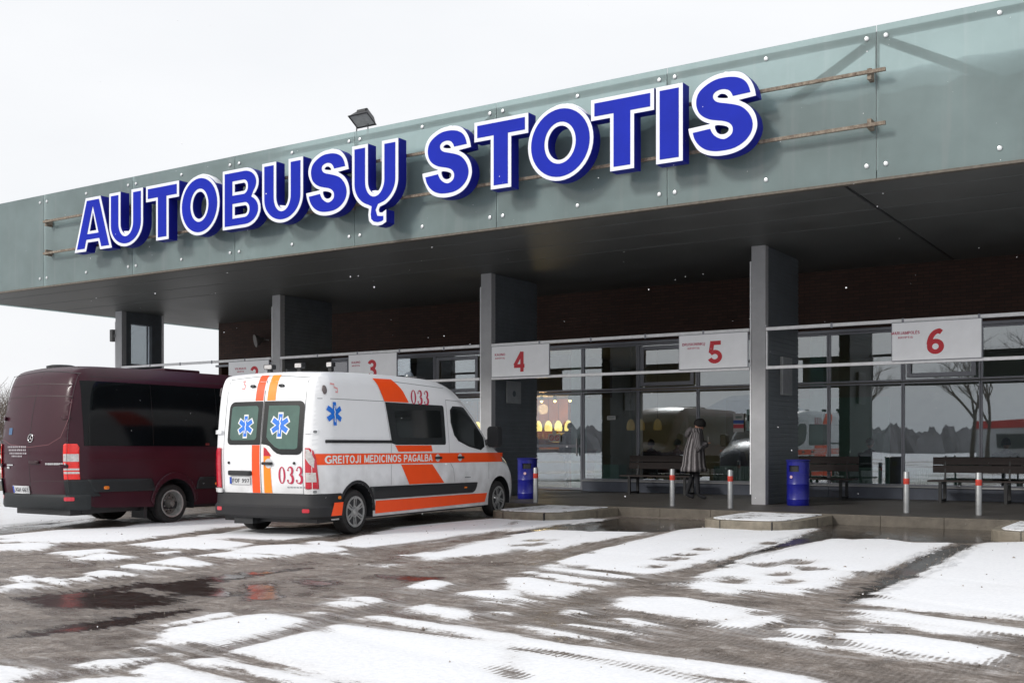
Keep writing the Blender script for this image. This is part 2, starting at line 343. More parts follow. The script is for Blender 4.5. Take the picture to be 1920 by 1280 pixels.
# ------------------------------------------------------------------ ground sheet with snow
SNOW=[
[(-23.64,14.81),(-23.2,15.1),(-19.78,13.13),(-18.62,13.38),(-17.42,12.75),(-16.8,11.5),(-16.71,10.47)],
[(-15.09,9.45),(-15.34,10.69),(-15.0,11.58),(-15.7,12.61),(-15.74,13.84),(-14.79,14.28),(-13.52,13.26),(-13.58,12.16),(-13.05,10.77),(-12.82,9.76),(-13.48,9.23),(-14.17,8.88)],
[(-13.79,8.64),(-13.56,9.08),(-13.12,8.98),(-12.66,8.48),(-13.02,8.16)],
[(-12.32,9.59),(-12.69,11.36),(-12.24,11.47),(-11.63,11.31),(-11.97,10.72),(-10.91,10.51),(-10.69,9.84),(-11.38,9.52)],
[(-12.42,11.07),(-13.22,12.73),(-12.66,12.89),(-12.08,13.13),(-11.18,12.57),(-11.09,11.39),(-11.37,10.95)],
[(-10.37,9.54),(-10.77,10.37),(-10.46,10.8),(-9.55,10.41),(-9.53,9.7)],
[(-10.39,9.14),(-10.4,9.53),(-9.47,9.55),(-9.73,9.12)],
[(-10.54,10.99),(-10.53,11.34),(-9.92,11.15),(-8.93,10.09),(-9.43,10.16)],
[(-10.23,11.44),(-11.26,14.01),(-11.11,16.41),(-10.88,16.82),(-9.56,14.77),(-9.47,13.56),(-9.24,12.08),(-9.28,10.89),(-9.71,10.92)],
[(-8.36,10.46),(-8.31,11.09),(-8.69,12.44),(-8.72,13.47),(-7.42,11.46),(-7.7,10.69),(-7.68,10.24)],
[(-12.18,8.37),(-12.07,8.95),(-11.74,8.86),(-11.55,8.19)],
[(-11.27,8.01),(-11.56,8.57),(-10.86,8.53),(-10.97,8.03)],
[(-11.11,9.07),(-11.07,9.3),(-10.77,9.01)],
[(-10.18,8.2),(-10.41,8.83),(-9.5,8.47),(-9.58,8.2)],
[(-10.15,7.73),(-10.23,8.0),(-9.51,7.99),(-9.6,7.58)],
[(-9.89,7.22),(-10.03,7.5),(-9.34,7.37),(-9.68,7.02)],
[(-9.65,6.77),(-9.6,6.96),(-9.45,6.85)],
[(-9.87,6.63),(-9.91,6.74),(-9.27,6.52),(-9.47,6.48)],
[(-9.41,5.74),(-9.64,6.04),(-9.73,6.34),(-9.35,6.28),(-9.29,5.87)],
[(-10.2,6.55),(-10.26,6.69),(-9.95,6.58),(-9.85,6.39)],
[(-6.43,8.12),(-6.55,8.65),(-6.19,8.52),(-6.07,8.02)],
[(-6.33,6.95),(-6.3,7.12),(-5.94,6.98),(-6.09,6.88)],
[(-6.4,7.28),(-6.32,7.38),(-5.9,7.23),(-6.01,7.12)],
[(-6.09,4.98),(-6.4,5.37),(-6.38,6.29),(-5.74,6.23),(-5.53,5.0)],
[(-6.57,5.47),(-6.64,5.89),(-6.64,6.08),(-6.55,5.86)],
[(-5.98,4.71),(-5.9,4.76),(-5.58,4.69)],
[(-5.39,4.98),(-5.53,6.22),(-5.23,6.2),(-4.02,6.21),(-3.27,5.05),(-3.89,4.65),(-4.75,4.88)],
[(-5.34,4.64),(-5.28,4.73),(-4.4,4.61),(-4.32,4.66),(-4.13,4.57),(-4.3,4.46),(-4.93,4.62)],
[(-5.77,4.17),(-5.83,4.32),(-5.66,4.49),(-5.6,4.23)],
[(-5.36,4.25),(-5.43,4.44),(-4.57,4.29),(-4.9,4.08)],
[(-5.46,3.71),(-5.42,3.95),(-5.09,4.16),(-4.9,4.08)],
[(-5.61,6.55),(-5.49,6.63),(-4.19,6.47),(-4.05,6.25),(-4.9,6.41)],
[(-5.58,7.07),(-5.6,7.32),(-5.05,7.16),(-4.76,7.35),(-5.0,6.87)],
[(-5.8,7.98),(-5.71,8.26),(-5.45,8.42),(-5.04,7.78),(-5.22,7.76)],
[(-6.1,6.48),(-5.79,6.51),(-5.87,6.38)],
[(-8.01,9.44),(-7.81,9.57),(-7.76,9.38)],
[(-20.5,10.75),(-18.86,11.82),(-16.44,10.3),(-16.3,8.55)],
[(-6.7,3.52),(-6.32,3.96),(-5.89,3.86),(-5.62,3.52),(-5.98,3.14)],
[(-10.67,16.44),(-10.38,16.88),(-9.67,17.09),(-9.57,18.76),(-9.24,16.8),(-9.4,15.71),(-9.28,14.3)],
[(-8.87,13.66),(-8.9,14.87),(-8.02,14.99),(-7.43,15.19),(-7.34,13.57),(-7.25,11.99),(-7.53,11.6)],
[(-6.45,10.78),(-6.74,12.98),(-7.17,15.99),(-6.97,16.79),(-5.91,16.81),(-5.5,17.4),(-5.1,14.52),(-4.97,12.47),(-4.99,10.2),(-5.74,10.44)],
[(-6.35,10.19),(-6.4,10.58),(-4.98,9.93),(-4.97,9.68),(-6.12,9.95)],
[(-6.19,9.7),(-6.09,9.85),(-5.0,9.41),(-5.06,9.2)],
[(-6.01,9.26),(-5.88,9.35),(-4.98,8.95),(-4.92,8.35),(-5.56,8.57)],
[(-5.27,8.12),(-4.92,7.96),(-4.93,7.76),(-5.0,7.71)],
[(-4.36,9.71),(-4.76,12.6),(-4.73,14.29),(-4.68,15.55),(-4.05,15.96),(-3.58,15.51),(-3.16,15.78),(-3.14,14.44),(-3.1,12.0),(-3.27,11.6),(-3.26,10.66),(-3.18,10.72),(-3.18,9.68),(-3.94,9.74)],
[(-4.47,9.75),(-4.27,9.89),(-3.48,9.49),(-3.88,9.34)],
[(-2.62,9.45),(-2.63,10.37),(-2.61,11.74),(-2.75,14.7),(-2.73,16.06),(-1.49,17.36),(-0.17,12.67),(-0.13,9.37),(-1.3,9.19),(-2.13,9.22)],
[(-4.18,7.98),(-4.4,8.68),(-3.98,8.86),(-3.14,8.49),(-3.13,8.01),(-3.35,7.86)],
[(-4.48,7.7),(-4.38,7.85),(-4.28,7.66),(-4.35,7.56)],
[(-3.92,7.5),(-3.84,7.62),(-3.4,7.39),(-3.64,7.35)],
[(-3.24,7.49),(-3.11,8.02),(-2.96,8.43),(-2.86,8.33),(-2.9,7.57)],
[(-2.62,7.3),(-2.68,7.79),(-2.45,7.87),(-2.24,7.19)],
[(-2.66,8.16),(-2.6,8.35),(-2.52,8.1)],
[(-2.27,7.78),(-1.85,7.99),(-1.47,7.86),(-1.12,7.59),(-1.18,7.1),(-1.66,7.18),(-2.11,7.22)],
[(-2.52,8.97),(-2.19,9.02),(-1.22,8.66),(-0.41,8.43),(-0.4,8.11),(-1.19,8.42),(-1.71,8.21),(-2.41,8.63)],
[(-2.32,8.23),(-2.12,8.15),(-2.22,8.01)],
[(-4.37,6.9),(-3.97,6.81),(-3.55,6.64),(-3.94,6.7)],
[(-4.06,7.11),(-3.59,7.12),(-3.35,7.02),(-3.62,6.97)],
[(-4.17,6.42),(-3.68,6.32),(-2.72,6.29),(-2.02,6.19),(-1.85,6.05),(-2.05,5.92),(-2.77,6.02),(-3.35,6.09),(-3.95,6.08)],
[(-3.93,6.06),(-3.44,6.08),(-2.74,5.95),(-2.3,5.76),(-3.21,4.94)]]
WET=[
[(-8.89,5.77),(-8.87,6.21),(-8.4,6.57),(-7.55,6.34),(-7.63,5.92),(-8.22,5.63)],
[(-8.59,6.96),(-8.65,8.1),(-8.42,8.86),(-8.47,8.31),(-8.36,7.35),(-7.51,6.88),(-7.81,6.68),(-8.35,6.83)],
[(-7.11,4.64),(-7.27,5.32),(-7.11,6.08),(-7.04,5.87),(-6.97,5.21),(-7.09,4.85)],
[(-7.26,8.73),(-7.01,8.89),(-6.64,8.86),(-6.73,8.62)],
[(-16.71,10.47),(-17.38,12.6),(-16.77,12.16),(-15.98,10.6),(-15.45,9.68)],
[(-8.85,6.33),(-8.8,7.07),(-8.62,7.18),(-8.56,6.41)],
[(-7.82,7.46),(-7.74,7.63),(-6.98,6.91),(-7.12,6.82)],
[(-7.66,8.06),(-7.27,8.06),(-7.26,7.82)],
[(-9.0,13.87),(-9.28,16.39),(-9.25,18.23),(-7.55,18.3),(-7.04,16.74),(-7.5,15.33),(-8.07,15.09),(-9.07,14.75)],
[(-5.21,16.63),(-5.73,19.49),(-5.23,18.86),(-2.91,19.22),(-2.53,16.95),(-3.0,16.03),(-4.05,15.96),(-4.75,15.77)],
[(-5.1,14.52),(-5.29,16.89),(-4.87,16.85),(-4.79,14.48),(-4.72,12.08),(-4.64,11.47)],
[(-2.68,9.5),(-3.03,13.92),(-2.93,15.69),(-2.8,15.31),(-2.64,12.15),(-2.66,10.46)]]
TRACKS=[[(-0.81,7.12),(-2.98,7.58),(-5.13,7.91),(-8.09,7.94),(-10.76,7.37)],[(-4.52,8.12),(-3.14,7.28),(-2.27,6.96),(-1.36,6.53)],[(-5.52,4.94),(-5.58,5.57),(-5.69,6.25),(-6.06,7.92),(-6.2,9.55),(-7.22,13.9)],[(-5.77,5.99),(-4.51,5.66),(-3.39,5.34)],[(-1.81,6.0),(-1.43,6.72),(-0.97,7.8)],[(-6.36,3.78),(-5.83,4.52),(-5.67,5.26),(-5.86,6.55)],[(-4.94,7.15),(-3.32,6.71),(-2.13,6.44),(-1.31,6.17)],[(-6.84,8.6),(-7.23,10.46),(-8.49,16.16),(-9.82,19.59)],[(-4.36,9.24),(-4.13,12.47),(-4.93,21.77)],[(-8.81,5.52),(-8.89,7.27),(-9.2,9.91),(-9.4,13.61)],[(-6.41,10.31),(-4.44,10.15),(-2.81,9.95),(-1.16,9.28)],[(-14.57,9.13),(-12.61,11.29),(-8.12,10.61),(-4.79,9.67)]]
STEPS=[(-5.49,12.32),(-5.23,10.99),(-4.03,12.19),(-3.75,11.67),(-3.85,11.02),(-3.57,10.46),(-4.04,10.28),(-5.19,14.36),(-4.35,11.82),(-5.57,13.08),(-8.09,13.08),(-7.85,12.49),(-4.03,12.26),(-5.4,11.82)]

def sdf(P, X, Y):
    """signed distance (positive inside) of points to a polygon"""
    n = len(P); d = np.full(X.shape, 1e9); ins = np.zeros(X.shape, bool)
    for i in range(n):
        x0, y0 = P[i]; x1, y1 = P[(i+1) % n]
        ex, ey = x1-x0, y1-y0; L = ex*ex+ey*ey+1e-9
        t = np.clip(((X-x0)*ex+(Y-y0)*ey)/L, 0, 1)
        d = np.minimum(d, np.hypot(X-x0-t*ex, Y-y0-t*ey))
        c = ((y0 > Y) != (y1 > Y)) & (X < (x1-x0)*(Y-y0)/((y1-y0) if y1 != y0 else 1e-9)+x0)
        ins ^= c
    return np.where(ins, d, -d)
def lines(lo, hi, step, far, n=26):
    core = np.arange(lo, hi+1e-6, step); k = np.linspace(0, 1, n+1)[1:]
    g = step*n*k+(far-step*n)*k**4
    return np.concatenate([(lo-g)[::-1], core, hi+g])
gx = lines(-27, 1.5, .06, 900); gy = lines(4.2, 18.66, .06, 900)
GX, GY = np.meshgrid(gx, gy, indexing='ij')
rng = np.random.default_rng(3)
def wob(X, Y, seed, sc):
    r = np.random.default_rng(seed); o = np.zeros(X.shape)
    for k in range(7):
        a = r.uniform(0, 2*PI); f = sc*2**(k*.55); p = r.uniform(0, 6.28)
        o += np.sin((X*math.cos(a)+Y*math.sin(a))*f+p+1.5*np.sin((X*math.sin(a)-Y*math.cos(a))*f*.7+p*2))/2**(k*.45)
    return o/3
def field(polys):
    F = np.full(GX.shape, -1.0)
    for P in polys:
        xs = [p[0] for p in P]; ys = [p[1] for p in P]
        i0, i1 = np.searchsorted(gx, min(xs)-.8), np.searchsorted(gx, max(xs)+.8)
        j0, j1 = np.searchsorted(gy, min(ys)-.8), np.searchsorted(gy, max(ys)+.8)
        if i1 <= i0 or j1 <= j0: continue
        s_ = np.s_[i0:i1, j0:j1]
        F[s_] = np.maximum(F[s_], sdf(P, GX[s_], GY[s_]))
    return np.clip(F, -1, 1)
SN = field(SNOW); SN = np.where(SN > -.9, SN+.065, SN); WT = field(WET)
# outside the yard that the tracks were read for: broad snow with loose ruts
th = R(32.98); u_ = (GX*math.cos(th)+GY*math.sin(th)); D_ = (-GX*math.sin(th)+GY*math.cos(th))
inside = (D_ > 5.4) & (D_ < 40) & (np.abs(u_/np.maximum(D_, .1)) < .53)
lat = (GX+.25*GY); rut = np.abs(((lat+wob(GX, GY, 5, .15)*.8) % 2.2)-1.1)-.28
gen = np.clip(np.where(GY > 12.5, rut*1.2, wob(GX, GY*2.2, 9, .5)*.5+.12), -1, 1)
fade = np.clip((np.abs(u_/np.maximum(D_, .1))-.49)/.08, 0, 1)*(D_ > 0)+(D_ <= 5.4)*1.0
fade = np.clip(fade, 0, 1)
far_side = GX < -23.8
SN = np.where(inside, SN*(1-fade)+gen*fade, gen)
SN = np.where(far_side, np.clip(.35+wob(GX, GY, 12, .12)*.7, -1, 1), SN)
road = np.abs(GY-.25*GX-38)-3.2                     # a cleared road far to the left
SN = np.where(far_side & (road < 0), np.clip(road*.6, -1, 0), SN)
SN = np.where((GY > 16.4) & (GX > -28), np.minimum(SN, (16.4-GY)*.3+wob(GX, GY, 3, 1.2)*.1+.35), SN)
under = (GX > -25) & (GX < 3) & (GY > 18.2)
SN = np.where(under, -.8, SN)
SN = SN + wob(GX, GY, 21, 3.0)*.018
WT = np.where(inside, np.where(WT > -.9, WT+.10, WT), -1)
TK = np.zeros(GX.shape)                       # tyre tracks, 0..1 across the tread
for T in TRACKS:
    P_ = [T[0]]
    for q in range(3):
        T = [T[0]]+[p for a, b in zip(T, T[1:]) for p in ((.75*a[0]+.25*b[0], .75*a[1]+.25*b[1]), (.25*a[0]+.75*b[0], .25*a[1]+.75*b[1]))]+[T[-1]]
    for off in (0, 1.65):
        for a, b in zip(T, T[1:]):
            L_ = math.hypot(b[0]-a[0], b[1]-a[1])+1e-9; nx_, ny_ = -(b[1]-a[1])/L_*off, (b[0]-a[0])/L_*off
            x0, y0, x1, y1 = a[0]+nx_, a[1]+ny_, b[0]+nx_, b[1]+ny_
            i0, i1 = np.searchsorted(gx, min(x0, x1)-.2), np.searchsorted(gx, max(x0, x1)+.2); j0, j1 = np.searchsorted(gy, min(y0, y1)-.2), np.searchsorted(gy, max(y0, y1)+.2)
            if i1 <= i0 or j1 <= j0: continue
            s_ = np.s_[i0:i1, j0:j1]; X_, Y_ = GX[s_], GY[s_]
            t_ = np.clip(((X_-x0)*(x1-x0)+(Y_-y0)*(y1-y0))/L_**2, 0, 1); dd = np.hypot(X_-x0-t_*(x1-x0), Y_-y0-t_*(y1-y0))
            TK[s_] = np.maximum(TK[s_], np.clip(1.5-dd/.10, 0, 1)*(1 if off == 0 else .75))
for fx, fy in STEPS:
    i0, i1 = np.searchsorted(gx, [fx-.3, fx+.3]); j0, j1 = np.searchsorted(gy, [fy-.35, fy+.35]); s_ = np.s_[i0:i1, j0:j1]
    dd = np.hypot((GX[s_]-fx)/.09, (GY[s_]-fy)/.16); SN[s_] = np.minimum(SN[s_], (dd-1)*.1)
h = 1/(1+np.exp(-SN/.035)); HZ = h*.022 + wob(GX, GY, 31, 1.0)*.004*(np.abs(GY) < 40)
HZ = np.where(under, 0, HZ); HZ -= TK*.007
HZ -= np.clip(WT+.05, 0, .2)*.03
me = bpy.data.meshes.new('ground'); nx, ny = GX.shape
V = np.stack([GX, GY, HZ-.012], -1).reshape(-1, 3)
idx = np.arange(nx*ny).reshape(nx, ny)
Fq = np.stack([idx[:-1, :-1], idx[1:, :-1], idx[1:, 1:], idx[:-1, 1:]], -1).reshape(-1, 4)
me.vertices.add(len(V)); me.vertices.foreach_set('co', V.ravel().astype(np.float32))
me.loops.add(Fq.size); me.loops.foreach_set('vertex_index', Fq.ravel().astype(np.int32))
me.polygons.add(len(Fq)); me.polygons.foreach_set('loop_start', np.arange(0, Fq.size, 4, dtype=np.int32))
me.polygons.foreach_set('use_smooth', np.ones(len(Fq), bool))
me.update(calc_edges=True); me.validate()
for nm, A in (('snow', SN), ('wet', WT), ('track', TK)):
    at = me.attributes.new(nm, 'FLOAT', 'POINT'); at.data.foreach_set('value', A.ravel().astype(np.float32))
gm = bpy.data.materials.new('slush_and_snow'); gm.use_nodes = True; nt = gm.node_tree; L = nt.links.new
b = nt.nodes['Principled BSDF']
def math_(op, a, b_=None, c_=None, clamp=False):
    n = N(nt, 'ShaderNodeMath', operation=op); n.use_clamp = clamp
    for i, v in enumerate((a, b_, c_)):
        if v is None: continue
        if isinstance(v, (int, float)): n.inputs[i].default_value = v
        else: L(v, n.inputs[i])
    return n.outputs[0]
def noise(scale, detail=6, rough=.6, vec=None, dist=0):
    n = N(nt, 'ShaderNodeTexNoise'); n.inputs['Scale'].default_value = scale; n.inputs['Detail'].default_value = detail; n.inputs['Roughness'].default_value = rough
    n.inputs['Distortion'].default_value = dist
    L(vec or tc.outputs['Object'], n.inputs['Vector']); return n.outputs[0]
def ramp(v, stops):
    r = N(nt, 'ShaderNodeValToRGB'); e = r.color_ramp.elements
    e[0].position, e[0].color = stops[0][0], (*stops[0][1], 1); e[1].position, e[1].color = stops[-1][0], (*stops[-1][1], 1)
    for p, c in stops[1:-1]:
        q = e.new(p); q.color = (*c, 1)
    L(v, r.inputs[0]); return r.outputs[0]
def mixc(f, a, c):
    n = N(nt, 'ShaderNodeMix', data_type='RGBA')
    for i, v in ((0, f), (6, a), (7, c)):
        if isinstance(v, (int, float)): n.inputs[i].default_value = v
        elif isinstance(v, tuple): n.inputs[i].default_value = (*v, 1)
        else: L(v, n.inputs[i])
    return n.outputs[2]
def mrange(v, a, b_, c=0, d=1):
    n = N(nt, 'ShaderNodeMapRange'); n.inputs[1].default_value = a; n.inputs[2].default_value = b_; n.inputs[3].default_value = c; n.inputs[4].default_value = d
    L(v, n.inputs[0]); return n.outputs[0]
tc = N(nt, 'ShaderNodeTexCoord')
sa = N(nt, 'ShaderNodeAttribute', attribute_name='snow').outputs['Fac']; wa = N(nt, 'ShaderNodeAttribute', attribute_name='wet').outputs['Fac']
# streaks along the driving direction (tyre drag)
def strk(rot, sc, ns):
    a = N(nt, 'ShaderNodeMapping'); a.inputs['Rotation'].default_value = (0, 0, R(rot)); L(tc.outputs['Object'], a.inputs[0])
    c = N(nt, 'ShaderNodeMapping'); c.inputs['Scale'].default_value = sc; L(a.outputs[0], c.inputs[0]); return noise(ns, 7, .68, c.outputs[0])
sepg = N(nt, 'ShaderNodeSeparateXYZ'); L(tc.outputs['Object'], sepg.inputs[0])
yw = N(nt, 'ShaderNodeMapRange'); yw.inputs[1].default_value = 10; yw.inputs[2].default_value = 12.2; L(sepg.outputs['Y'], yw.inputs[0])
mf = N(nt, 'ShaderNodeMix', data_type='FLOAT'); L(yw.outputs[0], mf.inputs[0]); L(strk(9, (.55, 3.6, 1), 3.0), mf.inputs[2]); L(strk(-6, (3.6, .5, 1), 3.0), mf.inputs[3])
streak = mf.outputs[0]
n_mid = noise(5, 7, .65); n_fine = noise(26, 6, .7); n_big = noise(.9, 4, .5); n_grit = noise(90, 3, .7)
edge = math_('ADD', sa, math_('MULTIPLY', math_('SUBTRACT', n_mid, .5), .20))
edge = math_('ADD', edge, math_('MULTIPLY', math_('SUBTRACT', n_fine, .5), .16))
edge = math_('ADD', edge, math_('MULTIPLY', math_('SUBTRACT', streak, .5), .30))
tk = N(nt, 'ShaderNodeAttribute', attribute_name='track').outputs['Fac']
wv = N(nt, 'ShaderNodeTexWave', wave_type='BANDS'); wv.inputs['Scale'].default_value = 7; wv.inputs['Distortion'].default_value = 2.5; wv.inputs['Detail'].default_value = 3; L(tc.outputs['Object'], wv.inputs['Vector'])
tkm = math_('MULTIPLY', tk, mrange(math_('ADD', math_('MULTIPLY', n_mid, .6), math_('MULTIPLY', n_big, .6)), .45, .68, .25, 1.0))
edge = math_('SUBTRACT', edge, math_('MULTIPLY', tkm, math_('ADD', .10, math_('MULTIPLY', wv.outputs['Fac'], .16))))
edge = math_('ADD', edge, math_('MULTIPLY', math_('SUBTRACT', n_grit, .5), .13))
snow = mrange(edge, -.012, .045)
thin = math_('ADD', math_('ADD', math_('MULTIPLY', sa, .55), streak), math_('MULTIPLY', math_('SUBTRACT', n_grit, .5), .5))   # thin drag-marks of snow on slush
thinm = math_('MULTIPLY', mrange(thin, .47, .60), .72)
wn = math_('ADD', math_('ADD', wa, math_('MULTIPLY', math_('SUBTRACT', n_mid, .5), .5)), math_('MULTIPLY', math_('SUBTRACT', streak, .52), .6))
wetm = mrange(wn, -.04, .05)
slush = ramp(math_('ADD', math_('MULTIPLY', n_mid, .35), math_('MULTIPLY', math_('ADD', n_fine, noise(11, 7, .75, dist=.6)), .325)), [(.36, (.085, .062, .046)), (.5, (.265, .220, .188)), (.61, (.52, .48, .45))])
n_w = noise(1.5, 6, .65, dist=.8)
slush = mixc(mrange(n_w, .48, .60, 0, .68), slush, (.080, .057, .042))
slush = mixc(mrange(n_grit, .58, .66, 0, .8), slush, (.05, .04, .032))
slush = mixc(mrange(n_grit, .44, .36, 0, .5), slush, (.55, .53, .52))
slush = mixc(mrange(streak, .50, .34, 0, .55), slush, (.085, .066, .052))
slush = mixc(thinm, slush, (.60, .585, .59))
slush = mixc(math_('MULTIPLY', tkm, .5), slush, mixc(wv.outputs['Fac'], (.07, .055, .045), (.24, .21, .19)))
wetc = ramp(n_fine, [(.35, (.022, .017, .014)), (.65, (.06, .047, .04))])
base = mixc(wetm, slush, wetc)
snc = ramp(n_fine, [(.3, (.76, .775, .81)), (.65, (.88, .89, .91))])
snc = mixc(mrange(n_grit, .70, .76, 0, .55), snc, (.40, .37, .34))
dirty = math_('ADD', math_('MULTIPLY', mrange(edge, .18, .0), .38), math_('MULTIPLY', mrange(n_big, .5, .7), .10))
snc = mixc(dirty, snc, (.60, .58, .56))
colr = mixc(snow, base, snc); L(colr, b.inputs['Base Color'])
rgh = math_('ADD', math_('MULTIPLY', math_('SUBTRACT', mrange(n_mid, .35, .65, .34, .75), mrange(n_w, .50, .62, 0, .30)), math_('SUBTRACT', 1.0, wetm)), math_('MULTIPLY', wetm, mrange(n_mid, .35, .65, .05, .22)))
rgh = math_('ADD', math_('MULTIPLY', rgh, math_('SUBTRACT', 1.0, snow)), math_('MULTIPLY', snow, .9)); L(rgh, b.inputs['Roughness'])
hgt = math_('ADD', math_('MULTIPLY', snow, .9), math_('MULTIPLY', n_fine, .35))
rough_h = math_('MULTIPLY', math_('MULTIPLY', math_('ADD', n_mid, n_grit), math_('SUBTRACT', 1.0, snow)), 1.1)
hgt = math_('MULTIPLY', math_('ADD', hgt, rough_h), math_('SUBTRACT', 1.0, math_('MULTIPLY', wetm, .97)))
bp = N(nt, 'ShaderNodeBump'); bp.inputs['Strength'].default_value = .8; bp.inputs['Distance'].default_value = .02; L(hgt, bp.inputs['Height']); L(bp.outputs[0], b.inputs['Normal'])
me.materials.append(gm)
g = bpy.data.objects.new('ground', me); COL.objects.link(g); tag(g, kind='structure')

# loose slush lumps thrown up beside the ruts (nobody could count them)
rd = random.Random(8); lm = MB()
n_l = 0
while n_l < 2200:
    x, y = rd.uniform(-18, 1), rd.uniform(5, 17)
    i, j = np.searchsorted(gx, x), np.searchsorted(gy, y)
    if not (0 < i < nx and 0 < j < ny): continue
    s_ = SN[i, j]
    if abs(s_+.02) > .07 and rd.random() > .05: continue
    r_ = rd.uniform(.003, .012)*(1 if rd.random() < .95 else 1.8)
    i0 = len(lm.v)
    for dx, dy, dz in ((1, 0, 0), (0, 1, 0), (-1, 0, 0), (0, -1, 0), (0, 0, 1), (0, 0, -1)):
        k = r_*rd.uniform(.6, 1.2); lm.v.append((x+dx*k, y+dy*k, HZ[i, j]-.008+dz*k*.8))
    for q in ((0, 1, 4), (1, 2, 4), (2, 3, 4), (3, 0, 4), (1, 0, 5), (2, 1, 5), (3, 2, 5), (0, 3, 5)): lm.f.append(tuple(i0+t for t in q))
    n_l += 1
tag(lm.build('slush_lumps', M('dirty_slush', (.33, .30, .27), .8, 0, .5, 3, tint=(.10, .08, .065)), smooth=True), 'small brown lumps of slush scattered beside the tyre tracks', 'slush', kind='stuff')

# ------------------------------------------------------------------ platform and kerb islands
m_plat = M('platform_paving', (.062, .057, .052), .55, 0, .4, 1.6, bump=.3, bs=18, rv=.2)
PZ = .15
tag(box('platform', m_plat, -34, 8, 18.86, 45, -.2, PZ), kind='structure')
kb = MB()
x = -34
while x < 8:
    kb.box(x+.002, x+1.004, 18.70, 18.858, -.2, PZ+.004); x += 1.006
tag(kb.build('kerb', m_kerb, bevel=.006), kind='structure')
m_isl = bpy.data.materials.new('island_snow'); m_isl.use_nodes = True; nt = m_isl.node_tree; L = nt.links.new
b = nt.nodes['Principled BSDF']; b.inputs['Roughness'].default_value = .85
tc = N(nt, 'ShaderNodeTexCoord'); n1 = noise(3, 8, .7); n2 = noise(22, 6, .7)
v = math_('ADD', n1, math_('MULTIPLY', n2, .35))
L(mixc(mrange(v, .56, .66), mixc(n2, (.09, .08, .07), (.2, .18, .16)), (.84, .86, .89)), b.inputs['Base Color'])
def island(x0, x1, first, label):
    t = thing('kerb_island', label, 'kerb island', ((x0+x1)/2, 17.6, 0), 0, 'raised kerb islands between the bus bays')
    w = (x1-x0)/2; yf = -1.15
    o_ = [(-w, 1.09), (-w, yf+.55)]+arc(-w+.5, yf+.5, .5, .5, 180, 270, 6)+arc(w-.6, yf+.6, .6, .6, 270, 360, 6)+[(w, 1.09)]
    o_ = [p for i, p in enumerate(o_) if i == 0 or math.dist(p, o_[i-1]) > 1e-4]
    o_ = ccw(o_); inn = inset(o_, .14); inn = [(p[0], min(p[1], 1.085)) for p in inn]
    MB().prism(o_, [], lambda a, c, h_: (a, c, h_), -.1, PZ-.012).build('kerb_stone', m_concrete, t, bevel=.012)
    MB().prism(inn, [], lambda a, c, h_: (a, c, h_), PZ-.010, PZ+.006).build('snow_cover', m_isl, t, bevel=.004)
    for k in (-.35, .5):
        MB().box(k-.004, k+.004, yf-.003, yf+.05, -.05, PZ-.011).build('joint', m_black, t)
    for s_ in (-1, 1):
        if s_ > 0 or True:
            MB().box(s_*w-.003, s_*w+.003, .25, .258, -.05, PZ-.011).build('joint', m_black, t)
    return t
island(-11.32, -9.72, 1, 'kerb island at the ambulance front wheel, thinly dusted with snow')
island(-7.17, -5.62, 0, 'snow topped kerb island in front of the pillar between bays five and six')
island(-2.82, -1.2, 0, 'kerb island cut off by the right edge of the photo')
island(-20.0, -18.4, 0, 'kerb island hidden behind the maroon minibus')
